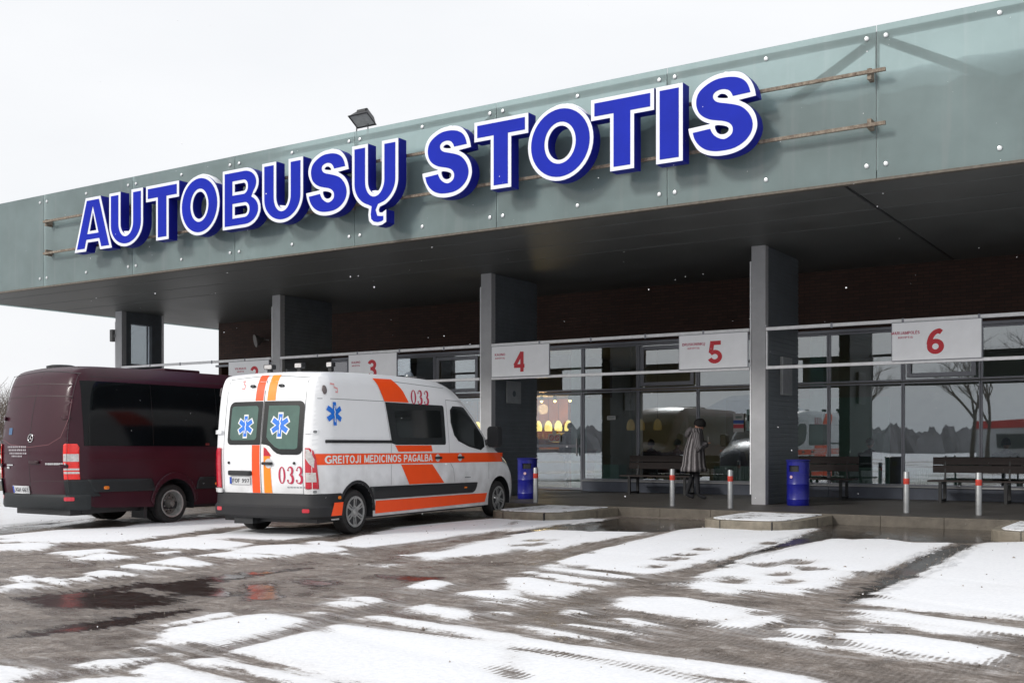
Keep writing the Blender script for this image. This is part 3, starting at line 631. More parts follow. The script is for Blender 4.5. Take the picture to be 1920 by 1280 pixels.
# ------------------------------------------------------------------ stroke lettering (bold sans)
def _A(cx, cy, rx, ry, a0, a1, n=10): return arc(cx, cy, rx, ry, a0, a1, n)
_b, _t = .085, .915
GL = {
 'A': (.74, [[(.07, 0), (.37, 1)], [(.37, 1), (.67, 0)], [(.18, .30), (.56, .30)]]),
 'B': (.68, [[(.09, 0), (.09, 1)], [(.09, _t), (.36, _t)]+_A(.38, .725, .17, .19, 90, -90)+[(.09, .535)], [(.09, .535), (.40, .535)]+_A(.42, .31, .18, .225, 90, -90)+[(.09, _b)]]),
 'C': (.70, [_A(.38, .5, .29, .415, 42, 318, 20)]),
 'D': (.70, [[(.09, 0), (.09, 1)], [(.09, _t), (.30, _t)]+_A(.32, .5, .29, .415, 90, -90, 14)+[(.09, _b)]]),
 'E': (.62, [[(.09, 0), (.09, 1)], [(.09, _t), (.57, _t)], [(.09, .52), (.53, .52)], [(.09, _b), (.58, _b)]]),
 'F': (.60, [[(.09, 0), (.09, 1)], [(.09, _t), (.56, _t)], [(.09, .50), (.50, .50)]]),
 'G': (.76, [_A(.39, .5, .30, .415, 45, 350, 22), [(.42, .44), (.74, .44)], [(.66, .44), (.66, .10)]]),
 'H': (.70, [[(.09, 0), (.09, 1)], [(.61, 0), (.61, 1)], [(.09, .52), (.61, .52)]]),
 'I': (.30, [[(.15, 0), (.15, 1)]]),
 'J': (.56, [[(.44, 1), (.44, .34)]+_A(.26, .30, .18, .215, 0, -165, 12)]),
 'K': (.70, [[(.09, 0), (.09, 1)], [(.62, 1), (.12, .38)], [(.26, .56), (.65, 0)]]),
 'L': (.58, [[(.09, 0), (.09, 1)], [(.09, _b), (.56, _b)]]),
 'M': (.84, [[(.09, 0), (.09, 1)], [(.11, 1), (.42, .08)], [(.42, .08), (.73, 1)], [(.75, 0), (.75, 1)]]),
 'N': (.72, [[(.09, 0), (.09, 1)], [(.11, 1), (.61, 0)], [(.63, 0), (.63, 1)]]),
 'O': (.78, [_A(.39, .5, .30, .415, 90, 451, 28)]),
 'P': (.66, [[(.09, 0), (.09, 1)], [(.09, _t), (.36, _t)]+_A(.38, .68, .19, .235, 90, -90)+[(.09, .445)]]),
 'R': (.70, [[(.09, 0), (.09, 1)], [(.09, _t), (.38, _t)]+_A(.40, .70, .18, .215, 90, -90)+[(.09, .485)], [(.38, .48), (.64, 0)]]),
 'S': (.66, [_A(.33, .715, .235, .20, 25, 250, 14)+_A(.335, .285, .245, .20, 70, -158, 14)]),
 'T': (.64, [[(.32, 0), (.32, 1)], [(.02, _t), (.62, _t)]]),
 'U': (.72, [[(.09, 1), (.09, .36)]+_A(.36, .34, .27, .255, 180, 360, 14)+[(.63, 1)]]),
 'V': (.70, [[(.05, 1), (.35, 0)], [(.35, 0), (.65, 1)]]),
 'Y': (.68, [[(.04, 1), (.34, .45)], [(.64, 1), (.34, .45)], [(.34, .5), (.34, 0)]]),
 ':': (.26, [[(.13, .18), (.13, .34)], [(.13, .66), (.13, .82)]]),
 ' ': (.32, []),
 '0': (.60, [_A(.30, .5, .215, .415, 90, 451, 24)]), '1': (.60, [[(.36, 0), (.36, 1)], [(.36, .92), (.14, .72)]]),
 '2': (.60, [_A(.30, .70, .205, .215, 165, -35, 14)+[(.13, .10)], [(.07, _b), (.54, _b)]]),
 '3': (.60, [_A(.29, .72, .19, .195, 160, -85, 14), _A(.29, .29, .215, .205, 85, -165, 14), [(.20, .515), (.33, .515)]]),
 '4': (.62, [[(.46, 0), (.46, 1)], [(.46, .98), (.07, .32)], [(.02, .29), (.60, .29)]]),
 '5': (.60, [[(.17, .915), (.54, .915)], [(.18, 1), (.11, .47)], _A(.28, .30, .225, .215, 142, -158, 16)]),
 '6': (.60, [_A(.31, .30, .205, .215, 90, 451, 24), _A(.44, .36, .345, .56, 178, 92, 10)+[(.52, .86)]]),
 '7': (.60, [[(.05, .915), (.55, .915)], [(.50, .88), (.22, 0)]]),
 '9': (.60, [_A(.29, .70, .205, .215, 90, 451, 24), _A(.16, .64, .345, .56, -2, -88, 10)+[(.08, .14)]])}
GL['Ų'] = (.72, GL['U'][1]+[[(.46, .02), (.38, -.12), (.44, -.22), (.56, -.20)]]); GL['Ė'] = (.62, GL['E'][1]+[[(.32, 1.10), (.32, 1.24)]])
def lettering(fn, txt, mat, name, parent, u0, u1, v0, v1, hw=.085, off=0, th=0):
    if ' ' in txt:      # each word a mesh of its own
        gw = lambda s_: sum(GL[c][0] for c in s_)+.08*(len(s_)-1)
        k = (u1-u0)/gw(txt); x = 0
        for w_ in txt.split(' '):
            lettering(fn, w_, mat, name, parent, u0+x*k, u0+(x+gw(w_))*k, v0, v1, hw, off); x += gw(w_)+GL[' '][0]+.16
        return
    """bold capitals drawn into the box u0..u1, v0..v1; strokes that cross lie 0.2 mm apart"""
    o = MB(); tw = sum(GL[c][0] for c in txt)+.08*(len(txt)-1); sx = (u1-u0)/tw; sy = (v1-v0); x = 0
    for c in txt:
        w, st = GL[c]
        for k, s_ in enumerate(st):
            a = list(s_)
            V, F = [], []
            closed = math.dist(a[0], a[-1]) < .02
            L_, R_ = [], []
            for i, p in enumerate(a):
                if closed and i in (0, len(a)-1): p0, p1 = a[-2], a[1]
                else: p0, p1 = a[max(0, i-1)], a[min(len(a)-1, i+1)]
                d = (Vector(p1)-Vector(p0)).normalized(); n = Vector((-d.y, d.x)); m = 1
                if 0 < i < len(a)-1:
                    e1 = (Vector(p)-Vector(p0)).normalized(); m = 1/max(.7, e1.dot(d))
                L_.append(Vector(p)+n*hw*m); R_.append(Vector(p)-n*hw*m)
            i0 = len(o.v)
            for l, r in zip(L_, R_):
                for q in (l, r): o.v.append(tuple(fn(u0+(x+q.x)*sx, v0+min(1.3, q.y)*sy, off+k*.0002)))
            for i in range(len(a)-1): o.f.append((i0+2*i, i0+2*i+1, i0+2*i+3, i0+2*i+2))
        x += w+.08
    me = bpy.data.meshes.new(name); me.from_pydata(o.v, [], o.f); me.materials.append(mat)
    ob = bpy.data.objects.new(name, me); COL.objects.link(ob); ob.parent = parent; return ob

# ------------------------------------------------------------------ the bus station building
B = thing('bus_station', 'long single storey bus station with deep canopy, frosted green glass fascia and grey pillars', 'building', (0, 0, 0))
XL, XR, YF, ZS = -28.95, 3.2, 16.6, 5.28
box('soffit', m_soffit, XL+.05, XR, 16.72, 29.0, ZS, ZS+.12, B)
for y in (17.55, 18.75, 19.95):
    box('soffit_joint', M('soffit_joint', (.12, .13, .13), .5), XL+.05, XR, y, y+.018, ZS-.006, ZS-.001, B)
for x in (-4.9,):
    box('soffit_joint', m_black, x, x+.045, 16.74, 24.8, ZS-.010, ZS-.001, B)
box('roof_deck', M('roof_snow', (.8, .82, .85), .9), XL+.1, XR, 17.45, 45, ZS+.13, ZS+.30, B)
box('parapet_wall', M('parapet_grey', (.26, .28, .29), .7, 0, .2, 2), XL+.1, XR, 17.30, 17.42, ZS+.125, 7.02, B)
rs_ = random.Random(2); sx_ = [XL+.2+.22*k for k in range(145)]; hs_ = []
q_ = 0
for k in sx_: q_ = q_*.82+rs_.uniform(-.055, .055); hs_.append(q_)
MB().sheet(lambda i, j: (sx_[i], (17.42, 17.36, 17.22, 17.0, 16.92)[j], (7.03, 7.12+hs_[i]*.6, 7.08+hs_[i], 6.90+hs_[i]*1.3, 6.72+hs_[i]*1.6)[j]), range(len(sx_)), range(5)).build('parapet_snow', M('lying_snow', (.85, .87, .9), .9), B, smooth='all')
box('fascia_end', m_fascia, XL, XL+.02, 16.62, 29.0, ZS-.02, 7.5, B)
box('drip_edge', M('stained_edge', (.12, .105, .085), .7, 0, .4, 12), XL, XR, 16.585, 16.70, ZS-.045, ZS-.006, B)
seams = [XL, -24.64] + [-24.64+3.383*k for k in range(1, 8)] + [XR]
m_bolt = M('steel_bolt', (.62, .64, .65), .3, .5, .1, 20)
bolt0 = None
def bolts(panel, xs):
    global bolt0
    for x, z in xs:
        if bolt0 is None:
            bolt0 = MB().lathe([(.034, 0), (.036, -.008), (.03, -.018), (.012, -.022), (.001, -.022)], 14, 'y').build('bolt', m_bolt, panel, smooth=True); b_ = bolt0
        else:
            b_ = bolt0.copy(); COL.objects.link(b_); b_.parent = panel
        b_.location = (x, 16.598, z)
for a, c in zip(seams, seams[1:]):
    p_ = box('fascia_panel', m_fascia, a+.006, c-.006, 16.60, 16.614, 5.262, 7.535, B)
    if a > -25: bolts(p_, [(a+.14, 7.36), (a+.14, 5.47), (c-.14, 7.36), (c-.14, 5.47), ((a+c)/2, 7.36), ((a+c)/2, 5.47)] if c < 3 else [(a+.14, 7.36), (a+.14, 5.47)])
    elif c < -24: bolts(p_, [(c-.14, 7.36), (c-.14, 5.47)])
m_truss = M('truss_steel', (.66, .68, .68), .5, .1, .1, 3)
for z, w in ((7.42, .09), (5.46, .10)): MB().bar((XL+.1, 16.72, z), (XR, 16.72, z), .09, w).build('truss_chord', m_truss, B)
nodes = [seams[1]+3.383*k for k in range(-1, 8)]
for i, (a, c) in enumerate(zip(nodes, nodes[1:])):
    up = (i % 2 == 0); za, zc = (7.38, 5.5) if up else (5.5, 7.38)
    # top nodes stand at the seams left of letter A and beside the long bare rail
    MB().bar((a, 16.70, zc), (c, 16.70, za), .08, .12).build('truss_diagonal', m_truss, B)
    MB().bar((c, 16.66, 5.4), (c, 16.66, 7.45), .05, .07, (0, 1, 0)).build('truss_post', m_truss, B)
# pillars
cols = [-27.31, -20.86, -14.16, -7.63, -1.05]
for i, xr in enumerate(cols):
    c = MB().box(xr-.29, xr, 20.95, 21.12, PZ, ZS-.002).build('pillar', m_flange, B, bevel=.006)
    box('edge_strip', m_rail, xr-.325, xr-.30, 20.96, 21.0, .35, 4.98, c)
    m = MB()
    if i == 0:
        for z0, z1 in ((PZ, 3.55), (3.6, 3.75), (ZS-.35, ZS-.004)): m.box(xr-.27, xr-.02, 21.125, 22.42, z0, z1)
        for y0, y1 in ((21.13, 21.3), (22.05, 22.41)): m.box(xr-.268, xr-.022, y0, y1, 3.751, ZS-.351)
        m.build('cladding', m_clad, c)
        box('light_panel', glassM('milky_panel', (.72, .76, .78), 1.0, .28, (.5, .53, .55)), xr-.16, xr-.13, 21.31, 22.04, 3.752, ZS-.352, c)
        box('edge_strip', m_rail, xr-.12, xr+.02, 22.43, 22.47, 3.0, ZS-.01, c)
    else:
        m.box(xr-.26, xr-.014, 21.125, 22.95, PZ, ZS-.003)
        z = PZ+.05
        while z < ZS-.06:
            if min(abs(z+.02-1.98), abs(z+.02-3.62)) > .05: m.box(xr-.272, xr-.002, 21.128, 22.954, z, z+.072)
            z += .092
        m.build('cladding', m_clad, c, bevel=.004)
# rails in front, between the pillars
for a, c in zip(cols, cols[1:]):
    for z0, z1, nm in ((3.585, 3.65, 'upper_rail'), (2.825, 2.885, 'lower_rail')):
        r_ = box(nm, m_rail, a+.012, c-.335, 20.93, 21.0, z0, z1, B, bevel=.006)
        if nm == 'upper_rail':
            m = MB(); n = 5
            for k in range(1, n): xx = a+(c-a)*k/n; m.box(xx-.02, xx+.02, 20.922, 20.93, z0-.02, z1+.01)
            m.build('clip', m_frame, r_)
    box('edge_strip', m_rail, a+.006, a+.03, 20.965, 21.0, 2.885, 3.58, B)
# high brick wall, end wall, header
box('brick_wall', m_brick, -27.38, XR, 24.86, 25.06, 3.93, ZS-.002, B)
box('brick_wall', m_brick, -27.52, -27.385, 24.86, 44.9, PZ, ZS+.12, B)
box('header_beam', m_frame, -27.6, XR, 24.80, 24.98, 3.86, 3.926, B)
mull = [-26.74, -25.14, -23.54, -21.94, -20.32, -18.72, -17.12, -15.52, -13.94, -12.36, -10.75, -9.15, -7.56, -5.93, -4.34, -2.74, -1.14, .46, 2.06]
def cell(x0, x1, z0, z1, fw, name='window', yo=0, bars=()):
    m = MB(); g_ = .003; y0, y1 = 24.83-yo, 24.90
    m.box(x0+g_, x0+fw, y0, y1, z0+g_, z1-g_).box(x1-fw, x1-g_, y0, y1, z0+g_, z1-g_)
    m.box(x0+fw, x1-fw, y0+.002, y1-.002, z0+g_, z0+fw).box(x0+fw, x1-fw, y0+.002, y1-.002, z1-fw, z1-g_)
    for zb in bars: m.box(x0+fw, x1-fw, y0+.004, y1-.004, zb-.04, zb+.04)
    w = m.build(name, m_frame, B, bevel=.003)
    pn = box('pane', m_glass, x0+fw-.005, x1-fw+.005, 24.86, 24.868, z0+fw-.005, z1-fw+.005, w)
    return w
for a, c in zip(mull, mull[1:]):
    door = abs(a+15.52) < .01
    if door:
        d_ = cell(a, c, .17, 2.70, .06, 'glass_door', .01, (1.31,))
        box('door_handle', m_steel, c-.16, c-.13, 24.76, 24.80, 1.05, 1.5, d_)
    else:
        cell(a, c, .44, 2.70, .035)
        box('sill', m_rail if a > -5 else m_flange, a+.002, c-.002, 24.77, 24.90, .405, .437, B)
        box('base_panel', m_base, a+.004, c-.004, 24.81, 24.9, PZ, .402, B)
    if round(a, 2) in (-12.36, -5.93, -18.72):
        cell(a, c, 2.72, 3.855, .045)
        w = MB(); x0, x1, z0, z1 = a+.09, c-.09, 2.80, 3.78
        w.box(x0, x0+.09, 24.79, 24.828, z0, z1).box(x1-.09, x1, 24.79, 24.828, z0, z1).box(x0+.09, x1-.09, 24.79, 24.828, z0, z0+.09).box(x0+.09, x1-.09, 24.79, 24.828, z1-.09, z1)
        w.build('opening_sash', m_frame, B, bevel=.005)
    else:
        cell(a, c, 2.72, 3.855, .045)
# inside of the station
m_in = M('interior_wall', (.34, .35, .33), .8, 0, .2, 1)
box('interior_floor', M('interior_tiles', (.16, .15, .14), .3, 0, .2, 2), -27.6, XR, 24.95, 34, PZ-.05, PZ+.012, B)
box('interior_ceiling', M('interior_ceiling', (.5, .5, .49), .9), -27.6, XR, 25.07, 34, 3.95, 4.05, B)
box('interior_wall', m_in, -27.6, XR, 34, 34.2, PZ, 3.95, B)
box('interior_wall', M('cafe_orange_wall', (.62, .20, .07), .8, 0, .25, 2), -23.5, -17.35, 30.0, 30.15, PZ+.02, 3.94, B)
box('interior_wall', m_in, -17.3, -17.1, 30.16, 33.9, PZ+.02, 3.94, B)
m_green = M('pale_green_paint', (.30, .43, .38), .6, 0, .08, 3)
for x in (-14.5, -8.05, -1.5): box('interior_pillar', m_green, x-.16, x+.16, 25.5, 25.8, PZ+.02, 3.94, B, bevel=.01)
box('interior_partition', M('partition_beige', (.30, .25, .17), .8, 0, .2, 2), -11.9, -10.2, 29.5, 29.6, PZ+.02, 2.6, B)
box('interior_partition', m_green, -10.1, -7.4, 29.5, 29.6, PZ+.02, 2.6, B)
box('interior_partition', m_green, -3.9, -2.8, 28.5, 28.6, PZ+.02, 3.4, B)

# warm cafe lamps
m_shade = M('lit_lamp_shade', (.9, .75, .4), .6, emit=(1, .66, .18), es=1.5, var=0)
m_bulb = M('lit_spot', (1, .8, .4), .6, emit=(1, .62, .18), es=9, var=0)
px0 = [(-16.62, 27.0, 1.86), (-16.28, 27.0, 1.86), (-15.95, 27.0, 1.86), (-15.62, 27.0, 1.86)]
pl = thing('pendant_lamp', 'yellow glass pendant lamp nearest the pillar, first in the row of four', 'lamp', px0[0], 0, 'lit pendant lamps in the cafe')
sh = MB().lathe([(.10, -.13), (.115, -.06), (.10, .06), (.06, .14), (.018, .17)], 20).build('lamp_shade', m_shade, pl, smooth=True)
MB().tube([(0, 0, .17), (0, 0, 2.05)], .006, 6).build('cord', m_black, pl)
labs = ['yellow glass pendant lamp second from the left in the cafe row', 'yellow pendant lamp directly above the no-entry sticker on the door', 'yellow pendant lamp at the right end of the cafe row by the standing person']
for p_, l_ in zip(px0[1:], labs): dup(pl, None, p_, None, l_)
MC['dim'] = None; del MC['dim']
for p_, l_ in zip([(-13.55, 26.8, 1.86), (-13.25, 26.8, 1.86), (-12.75, 26.8, 1.86)], ['dim pendant lamp behind the paper notice on the second window', 'middle of the three dim pendant lamps behind the second window', 'dim pendant lamp beside the mullion of the third window']):  # added dim copies standing in for reflections of the lit row
    d_ = dup(pl, None, p_, None, l_)
    for k_ in kids(d_):
        if k_.name.startswith('lamp_shade'): k_.data = k_.data.copy(); k_.data.materials[0] = M('dim_lamp_shade', (.6, .42, .2), .6, emit=(1, .6, .2), es=.06, var=0)
for p_, l_ in (((-18.35, 27.0, 1.86), 'yellow pendant lamp seen between ambulance windscreen and pillar'), ((-18.75, 27.0, 1.86), 'yellow pendant lamp hidden behind the ambulance cab')): dup(pl, None, p_, None, l_)
m_obj = thing('ceiling_spotlight', 'small glowing spotlight at the left end of the cafe door row', 'spotlight', (-16.75, 27.4, 2.60), 0, 'glowing spotlights over the cafe')
MB().sphere((0, 0, 0), .038, 12, 8).build('bulb', m_bulb, m_obj, smooth=True)
MB().lathe([(.06, .02), (.065, .12), (.03, .16)], 14).build('housing', m_black, m_obj, smooth=True)
for x, l_ in ((-16.3, 'middle small glowing spotlight above the cafe door'), (-15.8, 'small glowing spotlight at the right end above the cafe door'), (-18.2, 'small glowing spotlight seen above the ambulance windscreen')): dup(m_obj, None, (x, 27.4, 2.60), None, l_)
# bulkhead the spots hang from
box('cafe_bulkhead', M('bulkhead', (.10, .07, .06), .8), -23, -15.75, 27.45, 29.9, 2.78, 3.9, B)
for x, e in ((-17.2, 26),):
    ld = bpy.data.lights.new('cafe_lamp_light', 'POINT'); ld.energy = e*2.6; ld.color = (1, .62, .28); ld.shadow_soft_size = .15
    lo = bpy.data.objects.new('cafe_lamp_light', ld); COL.objects.link(lo); lo.location = (x, 28.2, 2.4)

sf = thing('wall_shelf', 'lit wooden shelf with small jars on the orange cafe wall', 'shelf', (-18.3, 29.75, 1.5))
for z in (0, .42): MB().box(-.9, .9, -.1, .22, z, z+.03).build('board', M('shelf_wood', (.30, .16, .08), .6), sf)
for x in (-.88, .88): MB().box(x-.02, x+.02, -.1, .22, .031, .419).build('upright', M('shelf_wood'), sf)
rj = random.Random(6); jar0 = None
for k in range(9):
    for z in (1.531, 1.951):
        x = -19.1+.19*k+rj.uniform(-.03, .03)
        if jar0 is None: jar0 = MB().lathe([(.035, 0), (.045, .02), (.045, .11), (.025, .14), (.025, .17), (.001, .17)], 10).build('jar', M('amber_jar', (.55, .30, .08), .2), None, smooth=True); j_ = jar0
        else: j_ = jar0.copy(); COL.objects.link(j_)
        j_.location = (x, 29.80, z); tag(j_, 'small amber jar on the shelf of the cafe back wall', 'jar', 'jars on the cafe shelf')
# ------------------------------------------------------------------ the big letters
sg = thing('sign_lettering', 'big blue channel letters with white rims reading AUTOBUSŲ STOTIS on the green fascia', 'sign', (0, 0, 0))
m_blue = M('letter_blue', (.010, .023, .37), .5, 0, .10, 1.2, spec=.08)
m_bside = M('letter_side_blue', (.010, .014, .26), .5, 0, .1, 3, spec=.15)
m_rim = M('letter_white_rim', (.74, .76, .82), .45, 0, .05, 3)
H_ = 1.24
def gT(w):
    a, c = w/2-.22*w/1.15-.0, w/2+.22*w/1.15
    return ccw([(0, H_), (0, H_-.355), (a, H_-.355), (a, 0), (c, 0), (c, H_-.355), (w, H_-.355), (w, H_)]), []
def gI(w): return [(0, 0), (w, 0), (w, H_), (0, H_)], []
def gO(w):
    return arc(w/2, H_/2, w/2, H_/2+.025, 0, 360, 44)[:-1], [arc(w/2, H_/2, w/2-.40, H_/2-.33, 0, 360, 32)[:-1]]
def gU(w, tail=False):
    t = .40; r = w/2; ir = r-t
    p = [(0, H_), (0, .52)] + arc(r, .5, r, .52, 180, 360, 28)
    if tail:
        q = []; done = False
        for x, y in p:
            if y < .12 and w*.36 < x < w*.70:
                if not done:
                    q += [(w*.37, -.01), (w*.355, -.12), (w*.37, -.24), (w*.45, -.325), (w*.56, -.355), (w*.66, -.345), (w*.745, -.30), (w*.745, -.06), (w*.66, -.11), (w*.60, -.10), (w*.585, -.05), (w*.61, .0)]; done = True
                continue
            q.append((x, y))
        p = q
    p += [(w, H_), (w-t, H_)] + arc(r, .52, ir, .24, 0, -180, 16) + [(t, H_)]
    return ccw(p), []
S_OUT, S_H1, S_H2, S_FACE = [(0.982,0.82),(0.982,0.82),(0.965,0.93),(0.929,1.04),(0.867,1.14),(0.788,1.22),(0.69,1.26),(0.584,1.27),(0.442,1.27),(0.301,1.23),(0.159,1.15),(0.08,1.04),(0.044,0.9),(0.071,0.77),(0.142,0.64),(0.221,0.56),(0.319,0.51),(0.319,0.51),(0.0,0.49),(0.0,0.49),(0.018,0.37),(0.08,0.23),(0.15,0.11),(0.265,0.03),(0.398,-0.01),(0.54,-0.02),(0.69,0.0),(0.832,0.06),(0.938,0.17),(1.0,0.32),(1.0,0.44),(0.965,0.58),(0.876,0.71),(0.743,0.8),(0.743,0.8)],\
    [(0.425,0.91),(0.469,0.95),(0.531,0.94),(0.575,0.9),(0.593,0.86),(0.522,0.87),(0.442,0.89)],\
    [(0.389,0.48),(0.496,0.46),(0.584,0.42),(0.602,0.37),(0.566,0.32),(0.496,0.31),(0.434,0.34),(0.398,0.41)],\
    [(0.903,0.89),(0.903,0.89),(0.876,1.0),(0.823,1.09),(0.735,1.15),(0.637,1.18),(0.522,1.19),(0.389,1.18),(0.248,1.11),(0.15,1.02),(0.115,0.88),(0.142,0.74),(0.204,0.65),(0.31,0.58),(0.407,0.55),(0.522,0.52),(0.602,0.48),(0.655,0.41),(0.655,0.32),(0.619,0.27),(0.54,0.23),(0.469,0.25),(0.389,0.31),(0.345,0.38),(0.327,0.43),(0.327,0.43),(0.071,0.41),(0.071,0.41),(0.097,0.3),(0.159,0.2),(0.248,0.12),(0.372,0.07),(0.522,0.06),(0.664,0.07),(0.796,0.13),(0.894,0.23),(0.938,0.35),(0.929,0.47),(0.876,0.59),(0.788,0.69),(0.69,0.74),(0.54,0.79),(0.434,0.82),(0.372,0.88),(0.363,0.95),(0.407,1.0),(0.504,1.02),(0.593,0.99),(0.637,0.93),(0.655,0.88),(0.655,0.88)]
def smooth(P_):
    for _ in range(2):
        q = []
        for a, c in zip(P_, P_[1:]+P_[:1]): q += [(.75*a[0]+.25*c[0], .75*a[1]+.25*c[1]), (.25*a[0]+.75*c[0], .25*a[1]+.75*c[1])]
        P_ = q
    return ccw([p for i, p in enumerate(P_) if math.dist(p, P_[i-1]) > 1e-4])
def gS(w):
    f_ = lambda L_: smooth([(a*w, c) for a, c in L_])
    gS.face = f_(S_FACE); return f_(S_OUT), [f_(S_H1), f_(S_H2)]
def gB(w):
    o = [(0, 0), (w*.60, 0)] + arc(w*.60, .36, w*.40, .36, -90, 62, 12) + arc(w*.58, H_-.335, w*.37, .335, -48, 90, 12) + [(0, H_)]
    return ccw(o), [rrect(.36, .28, w*.66, .46, [0, .08, .08, 0]), rrect(.36, .76, w*.62, .93, [0, .07, .07, 0])]
def gA(w):
    o = [(0, 0), (.43, 0), (.495, .20), (w-.495, .20), (w-.43, 0), (w, 0), (w/2+.27, H_), (w/2-.27, H_)]
    return ccw(o), [[(w/2-.125, .46), (w/2+.125, .46), (w/2, .90)]]
def letter(ch, x0, x1, fn, **k):
    w = x1-x0; o, hs = fn(w, **k); z0 = 5.83
    P = lambda u, v, y: (x0+u, y, z0+v); hs0 = hs
    L_ = MB().prism(o, hs, P, 16.11, 16.34, True).build('letter', m_bside, sg)
    o2 = inset(ccw(o), .004); 
    MB().prism(o2, hs, P, 16.098, 16.109, True).build('rim', m_rim, L_)
    if ch == 'S': ins = gS.face; hs = []
    else: ins = inset(ccw(o), .070)
    hi = [inset(ccw(h), -.065) for h in hs]
    MB().prism(ins, hi, P, 16.090, 16.0975, True).build('face', m_blue, L_)
    m_sn = M('lying_snow', (.85, .87, .9), .9)
    rc = random.Random(int(x0*100))
    def cap(pts, th):
        n = len(pts); tt = [th*math.sin(PI*i/(n-1))**.6*rc.uniform(.7, 1.2) for i in range(n)]
        MB().sheet(lambda i, j: (x0+pts[i][0], (16.13, 16.15, 16.24, 16.32, 16.335)[j], z0+pts[i][1]+(-.004, tt[i]*.8, tt[i], tt[i]*.8, -.004)[j]), range(n), range(5)).build('snow_cap', m_sn, L_, smooth='all')
    if ch in 'OS': cap(arc(w/2, H_/2, w/2, H_/2+.025, 118, 42, 16) if ch == 'O' else arc(w*.52, H_/2+.02, w*.42, H_/2+.005, 112, 48, 14), .035)
    elif ch in 'UŲ': cap([(w/2+(i-4)*.035, .285+abs(i-4)**2*.004) for i in range(9)], .06)
    elif ch in 'TI': cap([(w*.04+w*.92*i/14, H_) for i in range(15)], .018)
    return L_
letter('A', -22.70, -21.33, gA); letter('U', -21.43, -20.25, gU); letter('T', -20.15, -19.06, gT); letter('O', -19.03, -17.79, gO)
letter('B', -17.70, -16.58, gB); letter('U', -16.54, -15.40, gU); letter('S', -15.32, -14.18, gS); letter('Ų', -14.12, -12.98, gU, tail=True)
letter('S', -12.42, -11.30, gS); letter('T', -11.25, -10.11, gT); letter('O', -10.12, -8.83, gO); letter('T', -8.88, -7.72, gT); letter('I', -7.69, -7.22, gI); letter('S', -7.13, -5.99, gS)
for z in (6.80, 6.02):
    MB().bar((-24.35, 16.40, z), (-4.16, 16.40, z), .045, .05).build('mounting_rail', m_rust, sg)
for x in (-24.3, -21.3, -17.9, -14.5, -11.1, -7.75, -4.4):
    box('bracket', m_rust, x-.03, x+.03, 16.42, 16.598, 6.70, 6.86, sg); box('bracket', m_rust, x-.03, x+.03, 16.42, 16.598, 5.98, 6.12, sg)
for x in (-21.9, -20.6, -19.6, -18.4, -17.2, -15.9, -14.7, -13.6, -11.9, -10.7, -9.5, -8.3, -7.45, -6.5):
    box('bracket', m_steel, x-.02, x+.02, 16.341, 16.377, 6.76, 6.84, sg); box('bracket', m_steel, x-.02, x+.02, 16.341, 16.377, 5.985, 6.055, sg)

# ------------------------------------------------------------------ numbered boards over the bays
def board(num, x0, x1, xd, l1, l2, label, xt=None):
    t = thing('platform_sign', label, 'sign', ((x0+x1)/2, 20.90, 3.23), 0, 'white numbered boards over the bus bays')
    w = (x1-x0)/2
    MB().box(-w, w, -.012, .022, -.345, .345).build('board', m_white, t, bevel=.003)
    MB().box(-w-.012, w+.012, -.006, .024, .346, .356).box(-w-.012, w+.012, -.006, .024, -.356, -.346).box(-w-.012, -w-.001, -.006, .024, -.345, .345).box(w+.001, w+.012, -.006, .024, -.345, .345).build('frame', m_frame, t)
    dx = xd-(x0+x1)/2
    FN = lambda u, v, o_: (u, -.014-o_, v)
    lettering(FN, num, m_red, 'numeral', t, dx-.15, dx+.15, -.25, .20, hw=.092)
    m_txt = M('sign_text_pink', (.50, .12, .18), .6)
    tx = (xt-(x0+x1)/2) if xt else dx-.52
    w1 = min(.50, .050*len(l1)+.03)/2; lettering(FN, l1, m_txt, 'lettering', t, tx-w1, tx+w1, .13, .185, hw=.10)
    lettering(FN, l2, m_txt, 'lettering', t, tx-.13, tx+.13, .055, .092, hw=.10)
    return t
board('2', -22.73, -21.22, -21.75, 'VILNIAUS', 'KRYPTIS', 'white board with red number 2, nearest the left end of the station')
board('3', -18.43, -16.90, -17.67, 'KAUNO', 'KRYPTIS', 'white board with red number 3 above the ambulance roof')
board('4', -14.11, -12.58, -13.36, 'KAUNO', 'KRYPTIS', 'white board with red number 4 beside the pillar over the cafe door')
board('5', -9.45, -7.98, -8.66, 'DRUSKININKŲ', 'KRYPTIS', 'white board with red number 5 above the standing woman', -9.13)
board('6', -5.18, -3.64, -4.42, 'MARIJAMPOLĖS', 'KRYPTIS', 'white board with red number 6 on the right')

# ------------------------------------------------------------------ flood light on the parapet
fl = thing('floodlight', 'black floodlight on two short legs above the parapet, tilted down', 'floodlight', (-14.55, 16.9, 7.44), R(0)); fl.scale = (.74, .74, .74)
for x in (-.20, .2): MB().tube([(x, 0, 0), (x, 0, .42)], .016, 6).build('leg', m_black, fl)
hd = bpy.data.objects.new('head', None)
Mt = Matrix.Translation((0, 0, .55)) @ Matrix.Rotation(R(58), 4, 'X')
def tf(mb, Mx):
    mb.v = [tuple(Mx @ Vector(v)) for v in mb.v]; return mb
hb = tf(MB().prism([(-.33, -.22), (.33, -.22), (.33, .22), (-.33, .22)], [], lambda a, c, d: (a*(1-.35*d/.22), d-.0, c*(1-.35*d/.22)), 0, .22), Mt).build('lamp_head', m_black, fl, bevel=.01)
tf(MB().box(-.30, .30, -.008, -.001, -.19, .19), Mt).build('glass', M('floodlight_glass', (.30, .31, .31), .12, 0, .25, 4, coat=.5), hb)
